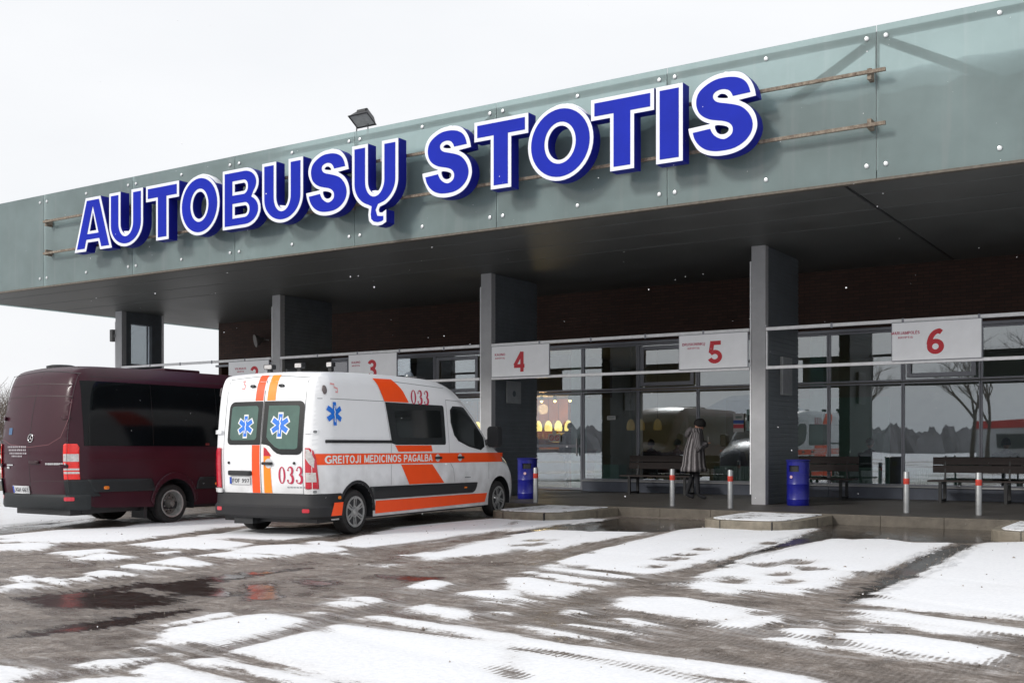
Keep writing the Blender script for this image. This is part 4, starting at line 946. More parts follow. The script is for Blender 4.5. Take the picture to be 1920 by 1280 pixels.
tf(MB().box(-.34, .34, -.02, .0, -.235, -.205).box(-.34, .34, -.02, .0, .205, .235).box(-.34, -.31, -.02, 0, -.205, .205).box(.31, .34, -.02, 0, -.205, .205), Mt).build('bezel', m_black, hb)
tf(MB().tube([(-.15, .2, .1), (.15, .2, .1)], .09, 10), Mt).build('ballast', m_black, hb, smooth=True)
# small lamp on the end pillar and speaker on the brick wall
sp = thing('wall_lamp', 'small grey lamp box clipped to the top of the left end pillar', 'lamp', (-27.68, 20.93, 4.55))
MB().box(-.09, .05, -.06, .06, -.16, .20).build('housing', M('lamp_grey', (.12, .12, .12), .5), sp, bevel=.02); MB().box(.05, .08, -.02, .02, -.03, .05).build('bracket', m_steel, sp)
sp = thing('loudspeaker', 'pale horn loudspeaker on the brown brick wall under the canopy', 'loudspeaker', (-25.3, 24.62, 4.62), R(-30))
tf(MB().lathe([(.20, -.22), (.205, -.21), (.13, -.08), (.06, .02), (.05, .10), (.001, .10)], 20, 'y'), Matrix.Rotation(R(12), 4, 'X')).build('horn', M('speaker_grey', (.18, .17, .16), .6), sp, smooth=True)
MB().box(-.02, .02, .0, .22, -.02, .02).build('bracket', m_steel, sp)
# notice boards on the pillar sides
nb = thing('notice_board', 'small pale framed notice on the side of the pillar by board four', 'notice', (-14.15, 21.85, 2.57))
MB().box(0, .03, -.31, .31, -.26, .26).build('frame', m_steel, nb, bevel=.004); MB().box(.0305, .034, -.28, .28, -.23, .23).build('sheet', M('notice_paper', (.30, .32, .34), .4), nb)
MB().lathe([(.07, .0345), (.07, .036)], 18, 'x', (0, 0, -.03)).build('emblem', M('notice_ink', (.08, .10, .12), .5), nb)
nb = thing('notice_board', 'blank grey metal notice box on the side of the pillar between boards five and six', 'notice', (-7.63, 22.08, 2.74))
MB().box(0, .06, -.30, .30, -.39, .39).build('box', m_steel, nb, bevel=.006); MB().box(.0605, .064, -.26, .26, -.35, .35).build('sheet', M('grey_sheet', (.28, .29, .31), .5), nb)

# ------------------------------------------------------------------ bollards
bl = thing('bollard', 'steel bollard with red band beside the left litter bin', 'bollard', (-11.91, 19.3, PZ), 0, 'steel bollards along the platform edge')
MB().lathe([(.050, 0), (.050, .70), (.043, .715), (.001, .72)], 20).build('post', m_steel, bl, smooth=True)
MB().lathe([(.0513, .50), (.0525, .505), (.0525, .595), (.0513, .60)], 20, close=True).build('red_band', M('reflective_red', (.55, .05, .03), .5, 0, .3, 30), bl, smooth=True)
for x, y, l_ in ((-9.02, 19.62, 'steel bollard with scuffed red band just left of the standing woman'), (-7.80, 19.54, 'steel bollard with red band between the woman and the pillar'), (-4.68, 19.85, 'steel bollard with red band in bay six, the left one of its pair'), (-3.50, 19.85, 'steel bollard with red band in front of the right bench')):
    dup(bl, None, (x, y, PZ), None, l_)
kids_ = None
bl.location = (-11.91, 19.25, PZ)
# ------------------------------------------------------------------ blue litter bins
m_bin = M('bin_blue', (.009, .012, .22), .35, 0, .15, 5, rv=.1)
def litter(loc, label, rz):
    t = thing('litter_bin', label, 'litter bin', loc, rz, 'blue barrel litter bins')
    MB().lathe([(.205, 0), (.215, .015), (.215, .10), (.222, .12), (.215, .14), (.215, .40), (.222, .42), (.215, .44), (.215, .62), (.001, .62)], 32).build('barrel', m_bin, t, smooth=True)
    P = lambda u, v, w: (w*math.sin(u), -w*math.cos(u), v)
    m = MB(); n = 32
    ops = [(-.55, .35), (PI-.55, PI+.35)]
    for k in range(n):
        u = -PI+2*PI*k/n
        for z0, z1, o in ((.621, .66, 0), (.66, .78, 1), (.78, .86, 0)):
            if o and any(a <= u+.1 <= b_ for a, b_ in ops): continue
            du = 2*PI/n; m.quadbox([P(u, z0, .217), P(u+du, z0, .217), P(u+du, z0, .20), P(u, z0, .20), P(u, z1, .217), P(u+du, z1, .217), P(u+du, z1, .20), P(u, z1, .20)])
    h = m.build('hood', m_bin, t)
    MB().lathe([(.215, .861), (.232, .866), (.235, .885), (.215, .895), (.001, .90)], 32).build('lid', M('bin_lid', (.02, .025, .22), .4), t, smooth=True)
    MB().lathe([(.19, .63), (.19, .82), (.001, .82)], 20).build('liner', m_black, t)
    s_ = MB(); i = []
    for k in range(5):
        pass
    MB().prism(arc(0, 0, .03, .03, 0, 360, 14)[:-1], [], lambda a, c, w: P(a/.217+.1-.4, .56+c, .2235+w), 0, .002).build('sticker', M('bin_sticker', (.7, .45, .5), .5), t)
    for z in (.11, .43, .80): pass
    return t
litter((-7.04, 21.15, PZ), 'blue barrel litter bin beside the pillar between bays five and six', 0)
litter((-12.93, 20.55, PZ), 'blue barrel litter bin in front of the ambulance bonnet', R(35))
# ------------------------------------------------------------------ benches
m_wood = M('dark_bench_wood', (.034, .024, .022), .6, 0, .3, 5, bump=.2, bs=25, stretch=(.5, 6, 6))
def bench(x0, x1, label, y=24.1):
    t = thing('bench', label, 'bench', ((x0+x1)/2, y, PZ), 0, 'dark wooden benches against the station windows')
    w = (x1-x0)/2
    m = MB()
    for k in range(3): m.box(-w, w, -.28+.17*k, -.13+.17*k, .42, .455)
    m.build('seat', m_wood, t, bevel=.006)
    m = MB()
    for k in range(2): m.box(-w, w, .24+.02*k, .27+.02*k, .60+.17*k, .755+.17*k)
    m.build('backrest', m_wood, t, bevel=.006)
    for s_ in ((-1, 0, 1) if w > 1.2 else (-1, 1)):
        x = s_*(w-.25)
        m = MB(); m.box(x-.03, x+.03, -.27, -.22, 0, .415).box(x-.03, x+.03, .18, .23, 0, .415).box(x-.028, x+.028, -.22, .18, .36, .41).box(x-.03, x+.03, -.24, .2, .02, .06)
        m.bar((x, .215, .3), (x, .30, .95), .05, .03, (1, 0, 0)); m.build('leg_frame', m_black, t)
bench(-12.35, -10.4, 'dark wooden bench left of the standing woman')
bench(-8.4, -6.75, 'dark wooden bench behind the blue bin and pillar')
bench(-5.2, -2.2, 'long dark wooden bench under the right windows')
# paper notices on the glass
def paper(x, z, w, h, label, cols_, cat='notice'):
    t = thing('window_notice', label, cat, (x, 24.825, z), 0)
    MB().box(-w/2, w/2, -.003, .0, -h/2, h/2).build('sheet', cols_[0], t)
    for (a, c, d, e, mt) in cols_[1:]: MB().box(a, c, -.0045, -.0032, d, e).build('print', mt, t)
    return t
pw = M('paper_white', (.5, .5, .5), .7, 0, .05); pr = M('print_red', (.5, .06, .08), .6); pb = M('print_blue', (.04, .10, .35), .6); pg = M('print_grey', (.2, .26, .25), .6)
paper(-13.1, 2.02, .24, .10, 'small white paper strip taped to the second window', [pw, (-.09, .09, .01, .025, pg), (-.09, .06, -.02, -.005, pg)])
paper(-9.7, 1.86, .26, .44, 'notice with blue and red bands behind the woman, on the bay five window', [pw, (-.13, .13, -.02, .06, pb), (-.13, .13, -.13, -.04, pr), (-.08, .08, .1, .16, pg)])
paper(-9.33-.0, 1.92, .34, .50, 'pale green poster with dark picture beside the pillar, bay five window', [M('poster_green', (.25, .36, .34), .6), (-.15, .15, -.02, .12, M('poster_dark', (.03, .05, .05), .6)), (-.12, .12, -.2, -.15, pw)])
ns = thing('door_sticker', 'white sticker with two red prohibition rings on the cafe door', 'sticker', (-14.78, 24.825, 1.52))
MB().box(-.18, .18, -.003, 0, -.10, .10).build('sheet', pw, ns)
for x in (-.085, .085):
    r_ = MB().prism(arc(x, 0, .072, .072, 0, 360, 20)[:-1], [arc(x, 0, .052, .052, 0, 360, 20)[:-1]], lambda a, c, w: (a, w, c), -.005, -.0035).build('ring', pr, ns)
    MB().prism(stroke([(x-.05, .05), (x+.05, -.05)], .009), [], lambda a, c, w: (a, w, c), -.0065, -.0052).build('slash', pr, ns)
MB().box(-.06, .06, -.003, 0, .105, .19).build('sheet', pw, ns)
# ------------------------------------------------------------------ vans
def chaikin(P, it=2):
    for _ in range(it):
        q = [P[0]]
        for a, b in zip(P, P[1:]):
            q.append(tuple(.75*x+.25*y for x, y in zip(a, b))); q.append(tuple(.25*x+.75*y for x, y in zip(a, b)))
        q.append(P[-1]); P = q
    return P
def resample(P, st):
    q = [P[0]]
    for a, b in zip(P, P[1:]):
        n = max(1, int(math.ceil(math.hypot(b[0]-a[0], b[1]-a[1])/st)))
        for k in range(1, n+1): q.append(tuple(x+(y-x)*k/n for x, y in zip(a, b)))
    return q
def gridded(poly, holes, step):
    loops = [poly]+list(holes)
    tri = tessellate_polygon([[Vector((p[0], p[1], 0)) for p in l] for l in loops]); flat = [p for l in loops for p in l]
    bm = bmesh.new(); vs = [bm.verts.new((p[0], p[1], 0)) for p in flat]
    for t in tri:
        try: bm.faces.new([vs[k] for k in t])
        except ValueError: pass
    for ax in (0, 1):
        lo, hi = min(p[ax] for p in poly), max(p[ax] for p in poly)
        st = step[ax] if hasattr(step, '__len__') else step
        k = math.ceil(lo/st+1e-6)
        while k*st < hi-1e-6:
            c = [0, 0, 0]; c[ax] = k*st; n = [0, 0, 0]; n[ax] = 1
            bmesh.ops.bisect_plane(bm, geom=bm.verts[:]+bm.edges[:]+bm.faces[:], plane_co=c, plane_no=n, dist=1e-6); k += 1
    bmesh.ops.remove_doubles(bm, verts=bm.verts, dist=1e-6)
    bm.verts.index_update(); V = [(v.co.x, v.co.y) for v in bm.verts]; F = [tuple(v.index for v in f.verts) for f in bm.faces]; bm.free()
    return V, F
class Van:
    def __init__(s, chain, w0, tum, zb, K=.5):
        """chain: (s, z, edge radius, crown) from the rear sill up over the roof and down to the front sill"""
        s.c = resample(chaikin(chain, 2), .07); s.A = np.array(s.c); s.w0, s.tum, s.zb, s.K = w0, tum, zb, K
        P = s.A[:, :2]; t = np.gradient(P, axis=0); t /= np.linalg.norm(t, axis=1)[:, None]
        s.n = np.stack([-t[:, 1], t[:, 0]], 1)      # outward for a chain running rear->top->front
        s.half = int(np.argmax(P[:, 1] > .98*P[:, 1].max()))
    def dist(s, a, z):
        P = s.A; d = P[1:, :2]-P[:-1, :2]; w = np.array([a, z])-P[:-1, :2]
        t = np.clip((w*d).sum(1)/((d*d).sum(1)+1e-12), 0, 1); q = np.hypot(*(w-d*t[:, None]).T); i = int(q.argmin())
        return q[i], P[i, 2]+(P[i+1, 2]-P[i, 2])*t[i]
    def W(s, a, z):
        d, r = s.dist(a, z); w = s.w0-s.tum*max(0, (z-s.zb)/(2.4-s.zb))**1.5 - .02*max(0, (.75-z)/.5)
        return w-(s.K*r*(1-d/r)**2 if d < r else 0)
    def side(s, a, z, off=0, sg=1): return (sg*(s.W(a, z)+off), a, z)
    def strip(s, i, x, off=0):
        k = int(i); k = max(0, min(len(s.A)-2, k)); f = i-k
        p = s.A[k]*(1-f)+s.A[k+1]*f; n = s.n[k]*(1-f)+s.n[k+1]*f; e = s.W(p[0], p[1]); j = max(-1, min(1, x/e))
        c = p[3]*(1-abs(j)**2.4)+off
        return (x, p[0]+n[0]*c, p[1]+n[1]*c)
    def izr(s, z): return float(np.interp(z, s.A[:s.half+1, 1], np.arange(s.half+1)))
    def rear(s, x, z, off=0): return s.strip(s.izr(z), x, off)
    def corner(s, u, z, off=0):
        i = s.izr(z); k = min(int(i), len(s.A)-2); p = s.A[k]*(1-(i-k))+s.A[k+1]*(i-k); e = s.W(p[0], p[1])
        if u <= 0: return s.strip(i, e+u, off) if u < -.03 else tuple(Vector(s.strip(i, e-.03, off)).lerp(Vector(s.side(p[0]+.03, z, off)), (u+.03)/.06))
        if u < .03: return tuple(Vector(s.strip(i, e-.03, off)).lerp(Vector(s.side(p[0]+.03, z, off)), (u+.03)/.06))
        return s.side(p[0]+u, z, off)
    def body(s, bottom, mat, parent, name='body'):
        """bottom: (s,z) points from front sill back to rear sill, with the wheel arches in them"""
        o = MB(); prof = [(c[0], c[1]) for c in s.c]; poly = prof+bottom
        V, F = gridded(poly, [], (.085, .07))
        for sg in (1, -1):
            i = len(o.v); o.v += [s.side(a, z, 0, sg) for a, z in V]; o.f += [tuple(i+k for k in (f if sg > 0 else f[::-1])) for f in F]
        nx_ = 16; i = len(o.v)
        for k in range(len(s.A)):
            e = s.W(s.A[k, 0], s.A[k, 1])
            for j in range(nx_+1): o.v.append(s.strip(k, e*(-1+2*j/nx_)))
        for k in range(len(s.A)-1):
            for j in range(nx_): a = i+k*(nx_+1)+j; o.f.append((a, a+1, a+nx_+2, a+nx_+1))
        b = o.build(name, mat, parent, smooth=False)
        b.data.polygons.foreach_set('use_smooth', [True]*len(b.data.polygons)); b.data.set_sharp_from_angle(angle=R(50))
        return b
def decal(fn, poly, holes, mat, name, parent, off=.004, step=.07, th=None):
    V, F = gridded(ccw(list(poly)), holes, step); o = MB()
    o.v = [fn(a, c, off) for a, c in V]; o.f = F
    me = bpy.data.meshes.new(name); me.from_pydata(o.v, [], o.f); me.materials.append(mat)
    me.polygons.foreach_set('use_smooth', [True]*len(me.polygons))
    ob = bpy.data.objects.new(name, me); COL.objects.link(ob); ob.parent = parent
    if th:
        q = ob.modifiers.new('thickness', 'SOLIDIFY'); q.thickness = th; q.offset = -1 if True else 1
    return ob
def merge_decals(fn, items, mat, name, parent, off=.004, step=.1):
    o = MB()
    for poly, holes in items:
        V, F = gridded(ccw(list(poly)), holes, step); i = len(o.v)
        o.v += [fn(a, c, off) for a, c in V]; o.f += [tuple(i+k for k in f) for f in F]
    me = bpy.data.meshes.new(name); me.from_pydata(o.v, [], o.f); me.materials.append(mat)
    me.polygons.foreach_set('use_smooth', [True]*len(me.polygons))
    ob = bpy.data.objects.new(name, me); COL.objects.link(ob); ob.parent = parent; return ob
def text_on(fn, body, mat, name, parent, u0, u1, v0, v1, bold=.01, off=.006, flip=False):
    o = text_obj(name, body, 1, mat, parent, Matrix.Identity(4), bold=bold, ext=0, width=u1-u0, height=v1-v0)
    uc, vc = (u0+u1)/2, (v0+v1)/2
    for v in o.data.vertices: v.co = fn(uc+(-v.co.x if flip else v.co.x), vc+v.co.y, off)
    return o
def seam_line(fn, pts, mat, parent, w=.010, off=.0022, name='door_seam'):
    return decal(fn, stroke(pts, w/2), [], mat, name, parent, off, .15)
def hw_(pts, w): return stroke(pts, w/2)

def wheel(parent, x, s_, r, wd, side, style, mrim, rot=0.2):
    """x: outer face; side +1 right, -1 left"""
    t_ = bpy.data.objects.new('wheel', None)
    prof = [(r*.66, .0), (r*.70, -.012), (r*.80, -.004), (r*.93, -.012), (r*.985, -.035), (r, -.07), (r, -wd+.06), (r*.97, -wd+.02), (r*.85, -wd), (r*.62, -wd)]
    tb = MB().lathe([(a, h*side) for a, h in prof], 40, 'x', close=True)
    # tread grooves
    ty = tb.build('wheel', m_rubber, parent, smooth=True); ty.location = (x, s_, r)
    rr = r*.665
    if style == 'cover':
        bk = MB().lathe([(rr, -.01*side), (rr*.96, -.055*side), (.001, -.06*side)], 32, 'x').build('rim_well', m_black, ty, smooth=True)
        o = arc(0, 0, rr, rr, 0, 360, 48)[:-1]; hs = []
        for k in range(6):
            a0 = 360*k/6+15; hs.append(ccw(arc(0, 0, rr*.90, rr*.90, a0+11, a0+49, 6)+arc(0, 0, rr*.38, rr*.38, a0+38, a0+22, 2)))
        fn = lambda u, v, w: (side*(w-.018*(1-math.hypot(u, v)/rr)**1+.004), u, v)
        MB().prism(o, hs, fn, -.016, 0.0).build('rim', mrim, ty, bevel=.004)
        MB().lathe([(rr*.27, -.010*side), (rr*.26, .004*side), (rr*.18, .012*side), (.001, .013*side)], 24, 'x').build('hub_cap', mrim, ty, smooth=True)
        for k in range(6):
            a0 = R(360*k/6+45)
            MB().prism(stroke([(rr*.40*math.cos(a0+.42), rr*.40*math.sin(a0+.42)), (rr*.84*math.cos(a0+.50), rr*.84*math.sin(a0+.50))], .006), [], fn, .0005, .004).build('spoke_ridge', m_black, ty)
        MB().lathe([(rr+.012, -.003*side), (rr+.01, .006*side), (rr-.006, .004*side), (rr-.01, -.01*side)], 40, 'x', close=True).build('rim_lip', mrim, ty, smooth=True)
    else:     # deep dished rear rim of a twin-tyre axle
        MB().lathe([(rr+.012, -.003*side), (rr+.008, .008*side), (rr-.012, .004*side), (rr*.90, -.03*side), (rr*.84, -.12*side)], 40, 'x', close=True).build('rim', mrim, ty, smooth=True)
        r2 = rr*.845; hs = [arc(r2*.74*math.cos(R(36*k)), r2*.74*math.sin(R(36*k)), .017, .017, 0, 360, 12)[:-1] for k in range(10)]
        MB().prism(arc(0, 0, r2, r2, 0, 360, 40)[:-1], hs, lambda u, v, w: (side*w, u, v), -.125, -.113).build('rim_disc', M('dull_rim', (.17, .165, .155), .6, .2, .3, 20), ty)
        MB().lathe([(r2*.9, -.135*side), (.001, -.136*side)], 24, 'x').build('rim_well', m_black, ty)
        MB().lathe([(r2*.42, -.112*side), (r2*.38, -.075*side), (r2*.30, -.03*side), (r2*.26, .0), (.001, .002*side)], 24, 'x').build('hub_cap', M('dull_rim'), ty, smooth=True)
        for k in range(6):
            a0 = R(60*k+20); MB().lathe([(.011, -.112*side), (.011, -.088*side), (.001, -.085*side)], 8, 'x', (0, r2*.53*math.cos(a0), r2*.53*math.sin(a0))).build('wheel_nut', m_steel, ty, smooth=True)
    ty.rotation_euler = (rot, 0, 0)
    return ty

def star_poly(cx, cz, Rd, hw):
    p = []
    for k in range(6):
        a = R(90-60*k); d = Vector((math.cos(a), math.sin(a))); n = Vector((-d.y, d.x))
        p += [tuple(Vector((cx, cz))+d*Rd+n*hw), tuple(Vector((cx, cz))+d*Rd-n*hw)]
        a2 = R(60-60*k); p.append((cx+math.cos(a2)*2*hw, cz+math.sin(a2)*2*hw))
    return ccw(p)
m_dwhite = M('decal_white', (.80, .81, .80), .45, 0, .04)
m_dblue = M('decal_blue', (.008, .17, .70), .4, 0, .05)
def star_of_life(fn, cx, cz, h, parent, rim=True, sx=1):
    f2 = lambda a, c, o: fn(cx+(a-cx)*sx, c, o)
    Rd = h/2
    if rim: decal(f2, star_poly(cx, cz, Rd*1.12, Rd*.30), [], m_dwhite, 'star_rim', parent, .0065)
    st_ = decal(f2, star_poly(cx, cz, Rd*.97, Rd*.21), [], m_dblue, 'star_of_life', parent, .0085)
    pts = [(cx+math.sin(i*1.25)*Rd*.055*(1.15-i/18), cz+Rd*(.68-1.36*i/16)) for i in range(17)]
    decal(f2, stroke(pts, [.010*Rd/.17]*17), [], m_dwhite, 'serpent_mark', parent, .0105)

# ---- ambulance
AM = thing('ambulance', 'white ambulance van with orange stripes and blue stars, parked nose to the kerb', 'ambulance', (-11.84, 11.549, 0), R(5.7))
m_wpaint = M('white_van_paint', (.86, .87, .885), .3, 0, .02, 2, coat=.5, dirt=.5)
m_orange = M('reflective_orange', (1.0, .085, .008), .45, 0, .05, 5)
m_amber = M('reflective_amber', (1.0, .27, .01), .45, 0, .06, 5)
m_seam = M('panel_gap', (.03, .03, .032), .8)
m_grey_seam = M('panel_gap_soft', (.18, .19, .20), .8)
m_bump = M('grey_black_bumper', (.016, .017, .020), .6, 0, .2, 6, rv=.1, dirt=.06, spec=.3)
m_dkglass = M('dark_van_glass', (.010, .012, .012), .06, 0, .5, 2, spec=.45)
m_frit = M('window_frit', (.012, .014, .015), .25, 0, .1)
m_grglass = M('tinted_rear_glass', (.070, .135, .115), .08, 0, .25, 2, spec=.6)
m_lred = M('lamp_red', (.52, .012, .03), .18, 0, .15, 20, coat=.8)
m_lwhite = M('lamp_clear', (.55, .53, .52), .15, 0, .25, 25, coat=.8)
m_lamber = M('lamp_amber', (.85, .22, .02), .2, 0, .1, 20, coat=.6)
m_alu = M('wheel_silver', (.34, .34, .335), .4, .45, .25, 12, dirt=0)
A = Van([(.06, .45, .30, .05), (.02, .62, .30, .06), (0, 1.0, .30, .06), (.0, 1.35, .30, .06), (.055, 1.85, .26, .05), (.10, 2.18, .24, .045), (.19, 2.365, .24, .03), (.42, 2.40, .22, .03), (1.2, 2.43, .22, .03),
         (2.9, 2.44, .22, .03), (3.55, 2.40, .22, .04), (4.15, 2.22, .25, .09), (4.85, 1.72, .27, .14), (5.28, 1.33, .30, .16), (5.8, 1.18, .40, .16), (6.12, 1.0, .42, .18), (6.25, .75, .42, .2), (6.27, .42, .42, .2), (6.2, .25, .4, .2)],
        1.03, .05, 1.25, K=.5)
def arch(sc, r, z0): return [(sc-(-1)*math.cos(R(a))*r, .33+math.sin(R(a))*r) for a in range(0, 181, 12) if .33+math.sin(R(a))*r >= z0]
def bottom(fr, rr, r, z0, sF, sR):
    p = [(sF, z0)]
    for sc in (fr, rr):
        pts = arc(sc, .33, r, r, 0, 180, 14); p += [(sc+r, z0)]+[q for q in pts if q[1] > z0]+[(sc-r, z0)]
    p.append((sR, z0)); return p
body = A.body(bottom(5.46, .91, .43, .24, 6.0, .12)[1:-1]+[(.3, .24), (.12, .45)], m_wpaint, AM)
SD = lambda a, z, o=0: A.side(a, z, o)
SL = lambda a, z, o=0: A.side(a, z, o, -1)
RE = lambda x, z, o=0: A.rear(x, z, o)
CO = lambda u, z, o=0: A.corner(u, z, o)
# underbody and wheel wells
MB().box(-.86, .86, .15, 6.0, .20, .30).box(-.74, .74, .4, 5.9, .28, .9).build('underbody', m_black, AM)
for sc in (.91, 5.46):
    for sg in (1, -1):
        o = MB(); pr_ = arc(sc, .33, .432, .432, -12, 192, 16)
        o.sheet(lambda i, w: (sg*w, pr_[int(i)][0], pr_[int(i)][1]), range(17), (.66, 1.012)); o.v += []
        o.build('wheel_well', m_black, AM)
        wheel(AM, sg*(1.0 if sc > 2 else .99), sc, .335, .215, sg, 'cover', m_alu, .25 if sc < 2 else .5)
        # black arch lip
        lip = arc(sc, .33, .452, .452, -8, 188, 20)
        if sc < 2: decal(lambda a, z, o=0: A.side(a, z, o, sg), ccw(arc(sc, .33, .475, .475, 0, 180, 20)+arc(sc, .33, .43, .43, 180, 0, 20)), [], m_bump, 'arch_trim', AM, .012, .2, th=.03)
# bumper that wraps round the tail
def bumper(V, zs, sarch, off, mat, parent, name='rear_bumper', zr=.6):
    o = MB(); i0 = V.izr(zr); p = V.A[int(i0)]; e = V.W(p[0], p[1])
    plan = [(V.W(sarch, .6)+.0, sarch), (V.W(.5*sarch+.1, .6), .5*sarch+.1), (V.W(.28, .6), .28)] + [tuple(V.corner(u, zr, 0)[:2]) for u in (.16, .08, .0, -.08, -.16)] + [V.strip(i0, x, 0)[:2] for x in (e*.6, e*.3, 0)]
    plan = [tuple(q) for q in plan]; full = plan+[(-x, y) for x, y in plan[-2::-1]]
    cen = Vector((0, 1.2))
    U = range(len(full))
    nrm = []
    for i in U:
        a, b_ = Vector(full[max(0, i-1)]), Vector(full[min(len(full)-1, i+1)]); d = (b_-a).normalized(); n = Vector((-d.y, d.x))
        if n.dot(Vector(full[i])-cen) < 0: n = -n
        nrm.append(n)
    def f(i, j):
        z, of = zs[j]; q = Vector(full[i])+nrm[i]*of; return (q.x, q.y, z)
    o.sheet(f, U, range(len(zs)))
    return o.build(name, mat, parent, smooth=True), full, nrm
bmp, bplan, bn = bumper(A, [(.63, -.03), (.628, .012), (.615, .022), (.47, .026), (.452, .040), (.43, .058), (.30, .052), (.265, .02), (.255, -.12)], .50, 0, m_bump, AM)
def on_bumper(full, nrm):
    c = [0]
    for a, b_ in zip(full, full[1:]): c.append(c[-1]+math.dist(a, b_))
    mid = c[len(c)//2]
    def fn(u, z, o=0):       # u metres from centre, positive right; runs round the corner
        t = mid-u; x = np.interp(t, c, [p[0] for p in full]); y = np.interp(t, c, [p[1] for p in full]); nx__ = np.interp(t, c, [n[0] for n in nrm]); ny__ = np.interp(t, c, [n[1] for n in nrm])
        return (x+nx__*o, y+ny__*o, z)
    return fn
BF = on_bumper(bplan, bn)
for u in (.79, -.79): decal(BF, rrect(u-.05, .36, u+.05, .415, .015), [], m_lred, 'reflector', bmp, .062, .05)
decal(BF, rrect(1.28, .545, 1.36, .59, .02), [], m_lamber, 'side_marker', bmp, .03, .05)
decal(BF, [(1.12, .31), (1.33, .31), (1.37, .50), (1.17, .50)], [], m_orange, 'orange_patch', bmp, .060, .05)
MB().box(-.55, -.2, .0, .3, .17, .26).build('tow_step', m_black, AM)
# rear doors
for x in (-.735, 0.0, .735):
    seam_line(RE, [(x, .62), (x, 1.3), (x, 2.32)], m_grey_seam if x else m_seam, AM, .009 if x else .011)
seam_line(RE, [(-.735, 2.30), (0, 2.33), (.735, 2.30)], m_grey_seam, AM, .008)
wl = decal(RE, rrect(-.66, 1.33, -.012, 1.965, [.07, .02, .02, .10]), [], m_frit, 'rear_window', AM, .004, .08)
decal(RE, rrect(-.61, 1.40, -.09, 1.90, .05), [], m_grglass, 'pane', wl, .0055, .08)
rw = [(.012, 1.965)] + [(.10, 1.33), (.16, 1.31), (.24, 1.24), (.30, 1.205), (.38, 1.19)] + arc(.64, 1.27, .09, .08, -90, 0, 5) + arc(.64, 1.88, .09, .085, 0, 90, 5)
rw = [(.012, 1.965), (.012, 1.34)] + rw[1:]
wr = decal(RE, ccw(rw), [], m_frit, 'rear_window', AM, .004, .08)
decal(RE, ccw([(.10, 1.90), (.10, 1.44), (.14, 1.39), (.26, 1.30), (.34, 1.27)] + arc(.60, 1.31, .05, .04, -90, 0, 4) + arc(.60, 1.86, .05, .04, 0, 90, 4)), [], m_grglass, 'pane', wr, .0055, .08)
tagp = lambda o, l: (o.__setitem__('label', l), o)[1]
star_of_life(RE, -.31, 1.60, .31, AM, True, .9); star_of_life(RE, .33, 1.61, .34, AM, True, .92)
m_pink = M('faded_pink_mark', (.75, .33, .33), .6)
for z0, z1, a in ((1.975, 2.335, 0), (.64, 1.325, 0)):
    decal(RE, [(-.165, z0), (-.165, z1), (-.02, z1), (-.02, z0)], [], m_orange, 'orange_stripe', AM, .0045, .1)
    decal(RE, [(.055, z0), (.055, z1 if z0 > 1 else 1.30), (.19 if z0 > 1 else .06, z1 if z0 > 1 else 1.30)] + ([] if z0 > 1 else [(.17, 1.21)]) + [(.20, z0)] if z0 < 1 else [(.055, z0), (.055, z1), (.205, z1), (.205, z0)], [], m_amber, 'amber_stripe', AM, .0045, .1)
decal(RE, [(.058, 1.17), (.058, 1.295), (.10, 1.28), (.20, 1.17)], [], m_lred, 'red_corner', AM, .006, .1)
def serif033(fn, u0, u1, v0, v1, mat, parent, name):
    w = (u1-u0)/3; h = v1-v0
    def tr(pl, k): return [(u0+w*(k+p[0]), v0+h*p[1]) for p in pl]
    items = [(tr(arc(.46, .5, .40, .5, 0, 360, 32)[:-1], 0), [tr(arc(.46, .5, .20, .445, 0, 360, 28)[:-1], 0)])]
    for k in (1, 2):
        top = arc(.40, .76, .26, .215, 150, -60, 12); lo = arc(.38, .27, .33, .245, 62, -150, 14)
        pts = top+[(.40, .525)]+lo; hs = []
        for p in pts: hs.append(.030+.105*max(0, (p[0]-.38)/.33)**1.2)
        items.append((tr(stroke(pts, hs), k), []))
        items.append((tr(arc(.17, .80, .085, .055, 0, 360, 12)[:-1], k), [])); items.append((tr(arc(.14, .19, .10, .06, 0, 360, 12)[:-1], k), []))
    o = merge_decals(fn, items[:2]+items[4:5], mat, name, parent, .0065)
    merge_decals(fn, items[2:4]+items[5:], mat, name, o, .0072)
m_crim = M('crimson_number', (.50, .02, .07), .5)
serif033(RE, .315, .765, .775, 1.02, m_crim, AM, 'number_marking')
merge_decals(RE, [(rrect(.47+.052*k, .715, .47+.052*k+.04, .735, .004, 1), []) for k in range(6)], M('faint_lettering', (.35, .36, .38), .6), 'small_lettering', AM, .005)
gp = decal(RE, rrect(-.62, .885, -.17, .955, .02), [], m_black, 'number_plate_light', AM, .03, .08, th=.03)
m_plate = M('number_plate', (.60, .61, .62), .4)
def plate(fn, x0, x1, z0, z1, txt, parent, tx0=None, off=.02):
    p_ = decal(fn, rrect(x0, z0, x1, z1, .008), [], m_plate, 'number_plate', parent, off, .2, th=.012)
    decal(fn, rrect(x0+.004, z0+.006, x0+.045, z1-.006, .004), [], M('eu_blue', (.01, .06, .40), .4), 'blue_band', p_, off+.002, .2)
    lettering(fn, txt, M('plate_ink', (.05, .05, .06), .5), 'plate_number', p_, x0+.06, x1-.018, z0+.026, z1-.026, hw=.075, off=off+.003)
plate(RE, -.60, -.19, .755, .865, 'FOF 997', AM)
decal(RE, rrect(.04, 1.045, .23, 1.085, .018), [], m_black, 'door_handle', AM, .035, .08, th=.02)
decal(RE, arc(.15, 1.065, .07, .07, 0, 360, 20)[:-1], [], M('handle_cup', (.62, .64, .66), .5), 'handle_cup', AM, .006, .08)
